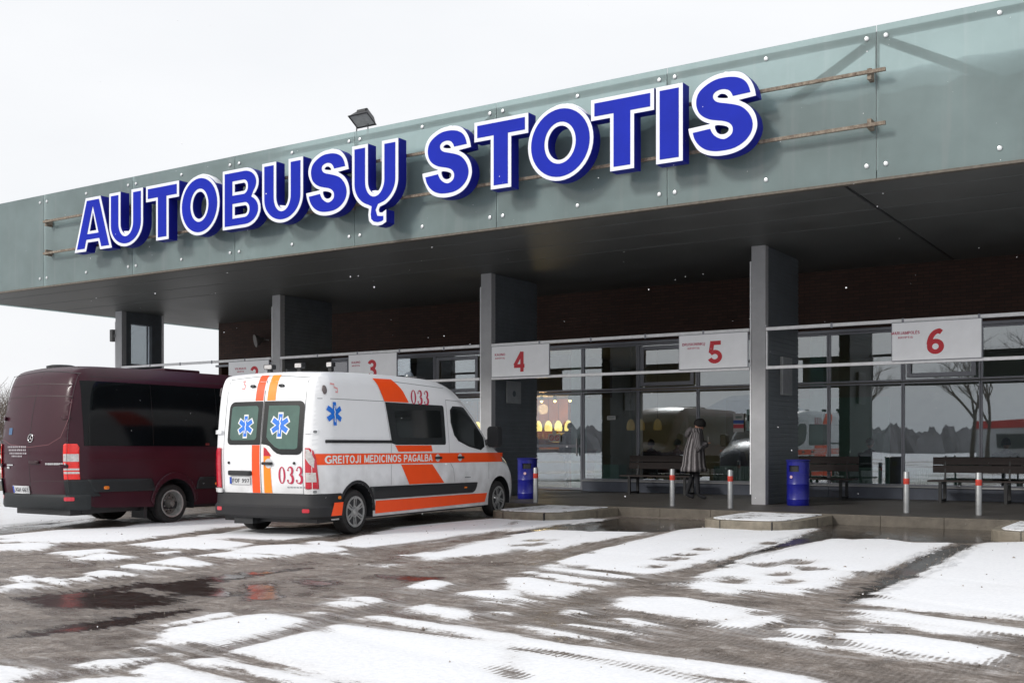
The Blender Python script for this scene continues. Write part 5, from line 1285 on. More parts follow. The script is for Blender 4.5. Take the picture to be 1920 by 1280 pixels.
for x in (-.62, .60): decal(RE, arc(x, 1.07, .016, .02, 0, 360, 12)[:-1], [], m_black, 'door_stop', AM, .02, .08, th=.02)
for x in (-.24, .29):
    decal(RE, rrect(x-.045, 2.165, x+.045, 2.20, .016), [], m_black, 'upper_latch', AM, .028, .08, th=.028)
for k_, x in enumerate((-.43,)):
    decal(RE, stroke([(x-.045, 2.26), (x+.0, 2.265), (x-.01, 2.22), (x+.03, 2.205), (x+.02, 2.15), (x-.03, 2.16)], .011), [], m_pink, 'faded_mark', AM, .0045)
# hinges on the corner
for z in (1.52, .66):
    for sg, fnn in ((1, CO), (-1, lambda u, zz, o=0: (lambda q: (-q[0], q[1], q[2]))(A.corner(u, zz, o)))):
        hg = decal(fnn, rrect(-.12, z-.03, .05, z+.03, .008), [], m_wpaint, 'hinge', AM, .02, .04, th=.02)
        decal(fnn, rrect(-.0, z-.02, .035, z+.02, .012), [], m_grey_seam, 'hinge_pin', hg, .022, .05)
# tail lamps
for sg in (1, -1):
    f_ = CO if sg > 0 else (lambda u, zz, o=0: (lambda q: (-q[0], q[1], q[2]))(A.corner(u, zz, o)))
    edge = [(-.10, .70), (.065, .70), (.062, .85), (.04, 1.12), (.01, 1.25), (-.03, 1.285), (-.10, 1.29)]
    tl_ = decal(f_, edge, [], m_lred, 'tail_lamp', AM, .014, .04, th=.012)
    decal(f_, [(-.092, 1.27), (-.092, 1.14), (-.04, 1.07), (.015, 1.0), (.02, 1.12), (-.01, 1.22), (-.04, 1.265)], [], m_lwhite, 'lens', tl_, .017, .04)
    decal(f_, [(-.092, .80), (-.092, .935), (.03, .935), (.038, .80)], [], m_lwhite, 'lens', tl_, .017, .04)
# flank: stripes, windows, doors
for fn, sgn in ((SD, 1), (SL, -1)):
    def D(poly, mat, name, off=.0045, parent=AM, step=.1, th=None, holes=[]): return decal(fn, poly, holes, mat, name, parent, off, step, th)
    D([(-.0+.03, 1.045), (.03, 1.205), (5.35, 1.19), (5.86, 1.185), (5.92, 1.02)], m_orange, 'orange_stripe')
    D([(.05, 1.21), (.05, 1.216), (5.3, 1.200), (5.3, 1.194)], m_dwhite, 'stripe_edge', .0047); D([(.05, 1.033), (.05, 1.040), (5.9, 1.015), (5.9, 1.007)], m_dwhite, 'stripe_edge', .0047)
    D([(1.43, 2.36), (1.95, 2.37), (2.20, 2.19), (2.36, 2.015), (1.66, 2.01)], m_orange, 'orange_band', .009, step=.045)
    D([(2.02, 1.225), (1.93, 1.325), (3.02, 1.325), (3.06, 1.225)], m_orange, 'orange_band')
    D([(2.10, 1.02), (3.05, 1.01), (3.44, .69), (2.34, .70)], m_orange, 'orange_band')
    D([(1.40, .28), (1.40, .475), (4.98, .46), (4.90, .30)], m_orange, 'orange_stripe')
    D([(1.40, .48), (1.40, .487), (4.97, .472), (4.97, .465)], m_dwhite, 'stripe_edge')
    D(ccw([(1.33, .50), (1.24, .695), (4.58, .665), (4.56, .60), (4.50, .52), (4.42, .49)]), m_black, 'side_moulding', .022, step=.15, th=.02)
    wn_ = D(ccw(rrect(1.68, 1.335, 3.50, 2.0, [.02, .03, .07, .03])[:0] + [(1.68, 2.0), (1.84, 1.36), (1.95, 1.335)] + arc(3.45, 1.375, .045, .04, -90, 0, 4) + arc(3.40, 1.94, .055, .06, 0, 90, 4)), m_frit, 'side_window', .005)
    D(ccw([(1.92, 1.90), (2.02, 1.45)] + arc(3.33, 1.49, .04, .04, -90, 0, 4) + arc(3.30, 1.87, .04, .04, 0, 90, 4)), m_dkglass, 'pane', .007, wn_)
    wn_ = D(ccw([(3.66, 1.93), (3.67, 1.72), (3.78, 1.50), (3.92, 1.40), (4.30, 1.30), (4.72, 1.24), (4.86, 1.30), (4.84, 1.47), (4.55, 1.70), (4.25, 1.92), (4.15, 1.985), (4.05, 2.0), (3.75, 2.0)]), m_frit, 'cab_window', .005)
    D(ccw([(3.71, 1.92), (3.72, 1.73), (3.82, 1.53), (3.95, 1.43), (4.32, 1.33), (4.60, 1.29), (4.62, 1.55), (4.22, 1.89), (4.05, 1.955), (3.76, 1.955)]), m_dkglass, 'pane', .007, wn_)
    D(rrect(.16, 1.36, 1.84, 1.405, .01), m_black, 'door_track', .012, th=.012)
    for pts in ([(.10, 2.0), (1.66, 2.01), (1.80, 1.40)], [(1.82, 1.36), (1.82, .7)], [(3.53, 2.1), (3.60, 1.4), (3.62, 1.05), (3.75, .92), (3.80, .7)], [(3.53, 2.1), (4.05, 2.09), (4.35, 1.95), (4.80, 1.62)], [(5.02, 1.20), (5.03, .72)], [(2.0, 2.335), (3.55, 2.30)], [(5.10, 1.30), (5.6, 1.205), (5.95, 1.10)]):
        seam_line(fn, pts, m_grey_seam, AM, .008)
    for s0 in (3.22, 3.97):
        D(arc(s0, 1.115, .075, .065, 0, 360, 20)[:-1], M('handle_cup'), 'handle_cup', .006)
        D(rrect(s0-.10, 1.095, s0+.10, 1.135, .018), m_black, 'door_handle', .035, th=.02)
    D(rrect(4.1, .575, 4.2, .60, .01), m_lamber, 'side_marker', .025)
    D(arc(.19, 2.13, .03, .065, 0, 360, 16)[:-1], M('lamp_smoke', (.12, .10, .10), .3), 'gutter_lamp', .018, th=.018)
    D(ccw([(5.98, .98), (5.62, 1.02), (5.75, 1.12), (6.0, 1.05)]), m_lwhite, 'headlight', .01)
star_of_life(SD, .36, 1.785, .35, AM, False, 1.0)
lettering(SD, 'GREITOJI MEDICINOS PAGALBA', m_dwhite, 'livery_lettering', AM, .15, 3.05, 1.062, 1.178, hw=.095, off=.0058)
serif033(SD, 2.42, 3.02, 1.995, 2.225, m_crim, AM, 'number_marking')
decal(SD, stroke([(.30, 2.22), (.38, 2.215), (.37, 2.17), (.45, 2.155), (.45, 2.10), (.40, 2.105)], .012), [], m_pink, 'faded_mark', AM, .0045)
merge_decals(SD, [(rrect(4.15+.05*k, .755, 4.15+.05*k+.04, .772, .003, 1), []) for k in range(4)], M('model_lettering', (.16, .17, .18), .4), 'small_lettering', AM, .006)
# windscreen
zi = lambda z: float(np.interp(-z, -A.A[A.half+8:, 1], np.arange(A.half+8, len(A.A))))
decal(lambda x, t, o=0: A.strip(t, x, o), ccw([(-.74, zi(2.1)), (.74, zi(2.1)), (.80, zi(1.42)), (-.80, zi(1.42))]), [], m_dkglass, 'windscreen', AM, .005, (.1, 1))
# mirrors, roof lights
for sg in (1, -1):
    ar_ = MB().bar((sg*.97, 4.93, 1.36), (sg*1.12, 5.0, 1.42), .10, .10).build('mirror_arm', m_black, AM, bevel=.02)
    MB().prism(rrect(-.10, -.20, .12, .18, .07), [], lambda a, c, w: (sg*(1.16+a), 4.98+w, 1.49+c), -.07, .10).build('mirror', m_black, AM, bevel=.03)
    decal(lambda a, c, o: (sg*(1.16+a), 5.085+o, 1.49+c), rrect(-.07, -.17, .09, .15, .05), [], m_lwhite, 'mirror_glass', AM, .003, .3)
    MB().bar((sg*.93, 4.66, 1.27), (sg*.97, 4.93, 1.36), .05, .16).build('mirror_foot', m_black, AM, bevel=.015)
for i, (x, s_, a) in enumerate(((-.33, .55, .3), (.28, .5, 0), (.93-.12, .55, -.3))):
    z = 2.445
    MB().prism(rrect(-.07, 0, .07, .08, .02), [], lambda u, v, w: (x+u*math.cos(a), s_+w+u*math.sin(a), z+v+.03), -.05, .04).build('work_lamp', m_black, AM, bevel=.008)
    decal(lambda u, v, o: (x+u*math.cos(a), s_-.05-o+u*math.sin(a), z+.03+v), rrect(-.058, .01, .058, .07, .012), [], m_lwhite, 'lamp_glass', AM, .003, .3)
    MB().box(x-.03, x+.03, s_-.03, s_+.03, z-.03, z+.035).build('lamp_foot', m_black, AM)
MB().box(-.55, .60, 3.25, 3.55, 2.475, 2.50).box(-.5, .5, 3.3, 3.5, 2.43, 2.475).build('roof_bar', m_black, AM, bevel=.01)
for x in (.35,): MB().lathe([(.08, 2.44), (.085, 2.50), (.07, 2.56), (.04, 2.585), (.001, 2.59)], 18, 'z', (x, 3.4, 0)).build('beacon', M('beacon_grey', (.10, .12, .14), .15, 0, .2, 10, coat=.5), AM, smooth=True)
MB().bar((-.3, .9, 2.49), (-.3, 2.9, 2.50), .03, .03).build('roof_conduit', m_black, AM)

# ---- maroon minibus
BU = thing('minibus', 'dark maroon minibus with blacked-out side windows, left of the ambulance', 'minibus', (-16.05, 10.60, 0), 0)
m_maroon = M('maroon_paint', (.038, .007, .015), .3, .0, .12, 2, coat=.12, spec=.25, dirt=.04)
m_tint = M('blackout_glass', (.004, .005, .006), .10, 0, .3, 1, spec=.22)
m_btrim = M('minibus_trim', (.018, .021, .023), .55, 0, .15, 5, spec=.3)
BV = Van([(.12, .40, .30, .06), (.05, .58, .34, .08), (.02, 1.0, .36, .09), (.02, 1.35, .36, .09), (.08, 1.85, .32, .08), (.15, 2.25, .28, .06), (.26, 2.52, .28, .04), (.55, 2.585, .30, .04), (1.2, 2.60, .30, .04),
          (4.4, 2.60, .3, .04), (5.0, 2.54, .3, .05), (5.6, 2.25, .3, .09), (6.15, 1.68, .3, .12), (6.5, 1.28, .34, .14), (6.95, 1.12, .4, .14), (7.2, .85, .4, .16), (7.26, .5, .4, .16), (7.2, .28, .4, .16)],
         1.03, .10, 1.25, K=.52)
BV.body(bottom(6.25, 2.0, .43, .30, 7.0, .2)[1:-1]+[(.45, .34), (.2, .42)], m_maroon, BU)
MB().box(-.86, .86, .3, 6.9, .24, .36).box(-.70, .70, .5, 6.6, .34, .9).build('underbody', m_black, BU)
for sc in (2.0, 6.25):
    for sg in (1, -1):
        o = MB(); pr_ = arc(sc, .33, .432, .432, -12, 192, 16); o.sheet(lambda i, w: (sg*w, pr_[int(i)][0], pr_[int(i)][1]), range(17), (.6, 1.01)); o.build('wheel_well', m_black, BU)
        wheel(BU, sg*(.965 if sc < 3 else .99), sc, .335, .19, sg, 'dish' if sc < 3 else 'cover', M('steel_rim_silver', (.40, .40, .39), .4, .4, .3, 15), .1)
        if sc < 3: wheel(BU, sg*.74, sc, .335, .19, sg, 'dish', M('steel_rim_silver'), .1)
SD = lambda a, z, o=0: BV.side(a, z, o); SL = lambda a, z, o=0: BV.side(a, z, o, -1); RE = lambda x, z, o=0: BV.rear(x, z, o); CO = lambda u, z, o=0: BV.corner(u, z, o)
for fn in (SD, SL):
    w_ = decal(fn, ccw([(.22, 1.32), (.20, 2.0), (.16, 2.32)][:0]+[(.24, 1.32), (.24, 1.9), (.26, 2.35), (5.0, 2.33), (5.05, 1.30)]), [], m_tint, 'side_window', BU, .006, .09)
    for s_ in (1.55, 2.95, 4.3): seam_line(fn, [(s_, 1.33), (s_, 2.33)], M('window_joint', (.004, .0045, .005), .3), BU, .010, .0068, 'window_joint')
    decal(fn, ccw([(5.25, 1.33), (5.25, 2.1), (5.45, 2.12), (5.95, 1.62), (6.15, 1.33)]), [], m_tint, 'cab_window', BU, .006, .1)
    decal(fn, ccw([(.40, .585), (.28, .79), (1.50, .775), (1.55, .70), (1.58, .57)]), [], m_btrim, 'side_moulding', BU, .02, .12, th=.02)
    decal(fn, ccw([(2.46, .57), (2.49, .70), (2.54, .775), (5.7, .775), (5.7, .57)]), [], m_btrim, 'side_moulding', BU, .02, .12, th=.02)
    decal(fn, ccw(arc(2.0, .33, .50, .54, 8, 172, 24)+arc(2.0, .33, .43, .43, 180, 0, 20)), [], m_maroon, 'flared_arch', BU, .02, .06, th=.02)
    for s_ in (.62, 2.92, 4.8): decal(fn, rrect(s_-.05, .625, s_+.05, .675, .02), [], m_lamber, 'side_marker', BU, .03, .1, th=.01)
    decal(fn, rrect(2.66, 1.325, 2.75, 1.365, .01), [], M('dull_red', (.15, .02, .02), .4), 'side_marker', BU, .012, .1)
    seam_line(fn, [(.15, 1.1), (5.6, 1.06)], M('maroon_crease', (.03, .008, .012), .5), BU, .006)
    seam_line(fn, [(.40, .79), (.40, .45)], m_seam, BU, .008); seam_line(fn, [(.3, 2.42), (5.2, 2.43)], m_seam, BU, .006)
zi = lambda z: float(np.interp(-z, -BV.A[BV.half+8:, 1], np.arange(BV.half+8, len(BV.A))))
decal(lambda x, t, o=0: BV.strip(t, x, o), ccw([(-.74, zi(2.3)), (.74, zi(2.3)), (.80, zi(1.35)), (-.80, zi(1.35))]), [], m_tint, 'windscreen', BU, .005, (.1, 1))
bmp, bplan, bn = bumper(BV, [(.56, -.03), (.558, .015), (.545, .03), (.50, .04), (.46, .036), (.36, .04), (.315, .02), (.30, -.12)], .34, 0, m_btrim, BU, 'rear_bumper', .5)
BF = on_bumper(bplan, bn)
for u in (.86, -.86): decal(BF, rrect(u-.075, .455, u+.075, .515, .015), [], m_lred, 'reflector', bmp, .045, .05)
MB().box(-.55, .85, .10, .5, .22, .31).build('tow_step', m_black, BU)
box('mud_flap', m_black, .66, .98, 1.40, 1.46, .12, .55, BU); box('mud_flap', m_black, -.98, -.66, 1.40, 1.46, .12, .55, BU)
for x in (-.84, .03, .88): seam_line(RE, [(x, .58), (x, 1.3), (x, 2.46)], m_seam, BU, .010)
seam_line(RE, [(-.86, 2.46), (.03, 2.49), (.92, 2.46)], m_seam, BU, .010)
m_cre = M('maroon_crease')
for z, x0, x1 in ((2.28, -.75, .82), (2.09, -.75, .88), (.76, .10, .80)): seam_line(RE, [(x0, z), ((x0+x1)/2, z+.015), (x1, z)], m_cre, BU, .016, .003, 'door_crease')
seam_line(RE, [(-.82, 1.42), (-.5, 1.33), (.03, 1.29), (.5, 1.33), (.74, 1.45), (.86, 1.75), (.88, 2.05)], M('maroon_ridge', (.11, .03, .04), .35), BU, .014, .003, 'door_crease')
seam_line(RE, [(-.9, .545), (.95, .545)], m_seam, BU, .012)
m_chr = M('chrome', (.62, .62, .62), .2, .9, .05)
RE2 = lambda x, z, o=0: BV.rear(x, z, o)
rg = decal(RE2, arc(.06, 1.43, .068, .068, 0, 360, 28)[:-1], [arc(.06, 1.43, .056, .056, 0, 360, 24)[:-1]], m_chr, 'badge', BU, .012, .1, th=.008)
cx_, cz_ = .06, 1.43; st3 = []
for k in range(3):
    a = R(90+120*k); st3.append((cx_+.060*math.cos(a), cz_+.060*math.sin(a))); a = R(150+120*k); st3.append((cx_+.010*math.cos(a), cz_+.010*math.sin(a)))
decal(RE2, ccw(st3), [], m_chr, 'badge_star', rg, .012, .1, th=.006)
m_faint = M('pale_vinyl_lettering', (.34, .31, .33), .6)
rt = random.Random(4)
for k, (z, x0, x1) in enumerate(((1.295, -.60, -.03), (1.245, -.56, -.04), (1.195, -.53, -.06), (1.15, -.46, -.14))):
    it = []; x = x0
    while x < x1:
        w = rt.uniform(.02, .05); it.append((rrect(x, z-.012, x+w, z+.014, .003, 1), [])); x += w+rt.uniform(.008, .018)
    merge_decals(RE, it, m_faint, 'vinyl_lettering', BU, .005)
it = []; x = .44
while x < .84: w = rt.uniform(.02, .04); it.append((rrect(x, 1.02, x+w, 1.05, .003, 1), [])); x += w+.008
merge_decals(RE, it, m_chr, 'model_lettering', BU, .010)
merge_decals(RE, [(rrect(-.62, 1.0, -.42, 1.02, .003, 1), []), (rrect(-.62, .95, -.54, .985, .003, 1), [])], m_chr, 'model_lettering', BU, .010)
decal(RE, rrect(-.60, 1.49, -.49, 1.60, .008), [], M('sticker_blue', (.05, .12, .24), .5), 'sticker', BU, .005, .1)
decal(RE, rrect(.06, 1.04, .30, 1.08, .015), [], m_cre, 'door_handle', BU, .03, .1, th=.02)
plate(RE, -.46, .0, .57, .685, 'JGH 661', BU, off=.02)
for z in (1.76, 1.0): 
    for sg in (1, -1):
        f_ = (lambda u, zz, o=0: (lambda q: (sg*q[0], q[1], q[2]))(BV.corner(u, zz, o))); decal(f_, rrect(-.10, z-.03, .02, z+.03, .015), [], m_maroon, 'hinge', BU, .022, .04, th=.02)
for sg in (1, -1):
    f_ = (lambda u, zz, o=0: (lambda q: (sg*q[0], q[1], q[2]))(BV.corner(u, zz, o)))
    decal(f_, [(-.03, .52), (.46, .52), (.40, .60), (.33, .785), (-.03, .785)], [], m_btrim, 'corner_panel', BU, .018, .05, th=.018)
    l_ = decal(f_, [(-.03, .79), (.15, .79), (.15, 1.3), (.12, 1.35), (-.015, 1.35), (-.03, 1.33)], [], M('tail_red', (.80, .02, .015), .25, 0, .1, 20, coat=.6), 'tail_lamp', BU, .014, .04, th=.012)
    for z0, z1 in ((1.07, 1.19), (.935, .965), (.88, .912)): decal(f_, [(-.026, z0), (.145, z0), (.145, z1), (-.026, z1)], [], m_lwhite, 'lens', l_, .017, .04)
MB().lathe([(.20, 2.60), (.24, 2.615), (.24, 2.645), (.16, 2.665), (.001, 2.67)], 24, 'z', (-.3, .75, 0)).build('roof_vent', m_black, BU, smooth=True)
MB().box(-.4, .4, 2.3, 3.1, 2.62, 2.68).build('roof_hatch', m_maroon, BU, bevel=.02)
for sg in (1, -1):
    MB().prism(rrect(-.10, -.20, .12, .18, .07), [], lambda a, c, w: (sg*(1.17+a), 6.1+w, 1.52+c), -.07, .10).build('mirror', m_black, BU, bevel=.03)
    MB().bar((sg*.96, 6.05, 1.36), (sg*1.12, 6.1, 1.42), .10, .10).build('mirror_arm', m_black, BU, bevel=.02)
# ------------------------------------------------------------------ people
def skin_mesh(nodes, edges, radii, sub=2):
    me = bpy.data.meshes.new('sk'); me.from_pydata(nodes, edges, []); o = bpy.data.objects.new('sk', me); COL.objects.link(o)
    o.modifiers.new('s', 'SKIN'); sl_ = me.skin_vertices[0].data
    for i, r in enumerate(radii): sl_[i].radius = (r, r) if not hasattr(r, '__len__') else r
    sl_[0].use_root = True
    q = o.modifiers.new('u', 'SUBSURF'); q.levels = sub; q.render_levels = sub
    dg = bpy.context.evaluated_depsgraph_get(); m2 = bpy.data.meshes.new_from_object(o.evaluated_get(dg)); bpy.data.objects.remove(o)
    v = [tuple(x.co) for x in m2.vertices]; f = [tuple(p.vertices) for p in m2.polygons]; bpy.data.meshes.remove(m2); return v, f
class Fig:
    """figure facing +Y in its own space"""
    def __init__(s): s.mb = MB()
    def add(s, vf):
        i = len(s.mb.v); s.mb.v += vf[0]; s.mb.f += [tuple(i+k for k in q) for q in vf[1]]
def figure(name, label, loc, rz, pose, mats, sc=1.0, group=None, coat=None, hat=None):
    t = thing(name, label, 'person', loc, rz, group); t.scale = (sc, sc, sc)
    P = {'pel': (0, 0, .95), 'waist': (0, .0, 1.08), 'chest': (0, .0, 1.32), 'neck': (0, .01, 1.47), 'nk2': (0, .03, 1.53),
         'hR': (.10, 0, .90), 'kR': (.11, .02, .50), 'aR': (.11, -.02, .09), 'tR': (.12, .16, .035), 'hL': (-.10, 0, .90), 'kL': (-.11, .02, .50), 'aL': (-.11, -.02, .09), 'tL': (-.12, .16, .035),
         'sR': (.18, 0, 1.40), 'eR': (.24, -.02, 1.12), 'wR': (.25, .06, .87), 'sL': (-.18, 0, 1.40), 'eL': (-.24, -.02, 1.12), 'wL': (-.25, .06, .87), 'head': (0, .05, 1.63)}
    P.update(pose)
    K = ['pel', 'waist', 'chest', 'neck', 'nk2', 'hR', 'kR', 'aR', 'tR', 'hL', 'kL', 'aL', 'tL', 'sR', 'eR', 'wR', 'sL', 'eL', 'wL']
    rad = [(.15, .12), (.14, .11), (.16, .11), .065, .05, .095, .06, .045, .038, .095, .06, .045, .038, .065, .048, .03, .065, .048, .03]
    E_ = [('pel', 'waist'), ('waist', 'chest'), ('chest', 'neck'), ('neck', 'nk2'), ('pel', 'hR'), ('hR', 'kR'), ('kR', 'aR'), ('aR', 'tR'), ('pel', 'hL'), ('hL', 'kL'), ('kL', 'aL'), ('aL', 'tL'), ('chest', 'sR'), ('sR', 'eR'), ('eR', 'wR'), ('chest', 'sL'), ('sL', 'eL'), ('eL', 'wL')]
    F = Fig(); F.add(skin_mesh([P[k] for k in K], [(K.index(a), K.index(b_)) for a, b_ in E_], rad))
    skin = MB()
    # head with face
    hd = Vector(P['head']); tilt = P.get('tilt', 0); Rm = Matrix.Rotation(-tilt, 3, 'X')
    for b_ in range(17):
        pass
    nu, nv = 20, 16; i = len(skin.v)
    for b_ in range(nv+1):
        ph = PI*b_/nv
        for a in range(nu):
            th_ = 2*PI*a/nu; x, y, z = math.sin(ph)*math.sin(th_), math.sin(ph)*math.cos(th_), math.cos(ph)
            wx = .076*(1-.22*max(0, -z)); px_, py_, pz_ = x*wx, y*.095*(1-.10*max(0, -z)), z*.118
            if y > .3:
                py_ += .020*math.exp(-((x/.16)**2+((z+.08)/.22)**2)) - .008*math.exp(-(((abs(x)-.38)/.16)**2+((z-.08)/.12)**2)) + .006*math.exp(-((x/.3)**2+((z+.45)/.08)**2)) + .006*math.exp(-((x/.3)**2+((z+.82)/.15)**2))
            skin.v.append(tuple(hd+Rm @ Vector((px_, py_, pz_))))
    for b_ in range(nv):
        for a in range(nu): skin.f.append((i+b_*nu+a, i+b_*nu+(a+1) % nu, i+(b_+1)*nu+(a+1) % nu, i+(b_+1)*nu+a))
    for sg in (1, -1):
        c = hd+Rm @ Vector((sg*.075, -.005, -.005)); skin.sphere(c, .022, 8, 6, (.4, .8, 1.3))
    bmesh_eyes = [tuple(hd+Rm @ Vector((sg*.030, .088, .010))) for sg in (1, -1)]
    # hands: palm, four fingers of different length and a thumb
    for sg, w_, e_n in ((1, 'wR', 'eR'), (-1, 'wL', 'eL')):
        w0 = Vector(P[w_]); d = (w0-Vector(P[e_n])).normalized(); side_ = d.cross(Vector((0, 0, 1)))
        side_ = side_.normalized() if side_.length > .1 else Vector((1, 0, 0)); up = side_.cross(d).normalized()
        pal = w0+d*.085; nod = [tuple(w0-d*.01), tuple(w0+d*.04), tuple(pal)]; skin.__dict__
        vf = skin_mesh(nod, [(0, 1), (1, 2)], [(.026, .022), (.036, .018), (.036, .014)], 1); i = len(skin.v); skin.v += vf[0]; skin.f += [tuple(i+k for k in q) for q in vf[1]]
        for k, ln in enumerate((.066, .078, .072, .056)):
            b0 = pal+side_*(.027-.018*k)-d*.01; cur = -up*.3
            p1 = b0+(d+cur*.5).normalized()*ln*.45; p2 = p1+(d+cur*2.2).normalized()*ln*.35; p3 = p2+(d+cur*5).normalized()*ln*.25
            vf = skin_mesh([tuple(b0), tuple(p1), tuple(p2), tuple(p3)], [(0, 1), (1, 2), (2, 3)], [.009, .0088, .008, .0068], 1); i = len(skin.v); skin.v += vf[0]; skin.f += [tuple(i+q_ for q_ in q) for q in vf[1]]
        b0 = w0+d*.03+side_*sg*.028; p1 = b0+(d*.7+side_*sg*.8).normalized()*.035; p2 = p1+(d+side_*sg*.25-up*.3).normalized()*.03
        vf = skin_mesh([tuple(b0), tuple(p1), tuple(p2)], [(0, 1), (1, 2)], [.012, .010, .008], 1); i = len(skin.v); skin.v += vf[0]; skin.f += [tuple(i+q_ for q_ in q) for q in vf[1]]
    n_sk = len(skin.f); i = len(F.mb.v); nb_ = len(F.mb.f)
    F.mb.v += skin.v; F.mb.f += [tuple(i+k for k in q) for q in skin.f]
    me = bpy.data.meshes.new('body'); me.from_pydata(F.mb.v, [], F.mb.f); me.materials.append(mats[1]); me.materials.append(mats[0])
    me.polygons.foreach_set('material_index', [0]*nb_+[1]*n_sk); me.polygons.foreach_set('use_smooth', [True]*len(me.polygons))
    bo = bpy.data.objects.new('body', me); COL.objects.link(bo); bo.parent = t
    MB().sphere(bmesh_eyes[0], .009, 8, 6).sphere(bmesh_eyes[1], .009, 8, 6).build('eyes', m_black, bo, smooth=True)
    # hair or hat: lumpy cap
    cap = MB(); nu, nv = 26, 16; rn = random.Random(7); R0 = .116 if hat else .088
    for b_ in range(nv+1):
        ph = PI*.60*b_/nv
        for a in range(nu):
            th_ = 2*PI*a/nu; front = max(0, math.cos(th_)); k = (R0+rn.uniform(-.006, .006)*(1 if hat else .5))
            ph2 = ph*(1-.28*front); cap.v.append(tuple(hd+Rm @ Vector((math.sin(ph2)*math.sin(th_)*k*.98, math.sin(ph2)*math.cos(th_)*k*1.15-.008, math.cos(ph2)*k*1.30+.012))))
    for b_ in range(nv):
        for a in range(nu): cap.f.append((b_*nu+a, b_*nu+(a+1) % nu, (b_+1)*nu+(a+1) % nu, (b_+1)*nu+a))
    cap.build('hair', mats[2], t, smooth='all', solid=.012)
    if coat: coat(t, P, mats)
    return t
m_skin = M('skin', (.50, .27, .20), .55, 0, .08); m_dark = M('dark_clothes', (.015, .016, .02), .85, 0, .3, 10); m_hair = M('black_hair', (.008, .007, .007), .8, 0, .4, 40, bump=.6, bs=60)
m_hairb = M('grey_hair', (.20, .19, .18), .8, 0, .3, 40, bump=.5, bs=60)
# striped fur coat
m_fur = bpy.data.materials.new('striped_fur'); m_fur.use_nodes = True; nt = m_fur.node_tree; L = nt.links.new; b = nt.nodes['Principled BSDF']; b.inputs['Roughness'].default_value = .9
at = N(nt, 'ShaderNodeAttribute', attribute_name='around'); tc = N(nt, 'ShaderNodeTexCoord')
n1 = noise(9, 6, .7); v = math_('ADD', math_('MULTIPLY', at.outputs['Fac'], 1.0), math_('MULTIPLY', n1, 2.4))
s_ = math_('SINE', v); f1 = noise(70, 4, .8)
s_ = math_('ADD', s_, math_('MULTIPLY', math_('SUBTRACT', f1, .5), 1.6))
L(mixc(mrange(s_, -.1, .9), (.050, .045, .048), (.33, .31, .32)), b.inputs['Base Color'])
bp = N(nt, 'ShaderNodeBump'); bp.inputs['Strength'].default_value = .9; bp.inputs['Distance'].default_value = .02; L(f1, bp.inputs['Height']); L(bp.outputs[0], b.inputs['Normal'])
def loft(rings, n=36):
    """rings: (centre, rx, ry, axis frame) -> sheet with the angle stored for the stripes"""
    v, f, at = [], [], []
    for (c, rx, ry, ax) in rings:
        ax = Vector(ax).normalized(); u = Vector((1, 0, 0)); u = (u-ax*u.dot(ax)).normalized(); w = ax.cross(u)
        for k in range(n):
            a = 2*PI*k/n; fold = 1+.045*math.sin(a*7)*min(1, max(0, (1.25-c[2])/.6))
            v.append(tuple(Vector(c)+u*math.cos(a)*rx*fold+w*math.sin(a)*ry*fold)); at.append(a*14 if k < n else 0)
    m = len(rings)
    for r in range(m-1):
        for k in range(n): f.append((r*n+k, r*n+(k+1) % n, (r+1)*n+(k+1) % n, (r+1)*n+k))
    return v, f, at
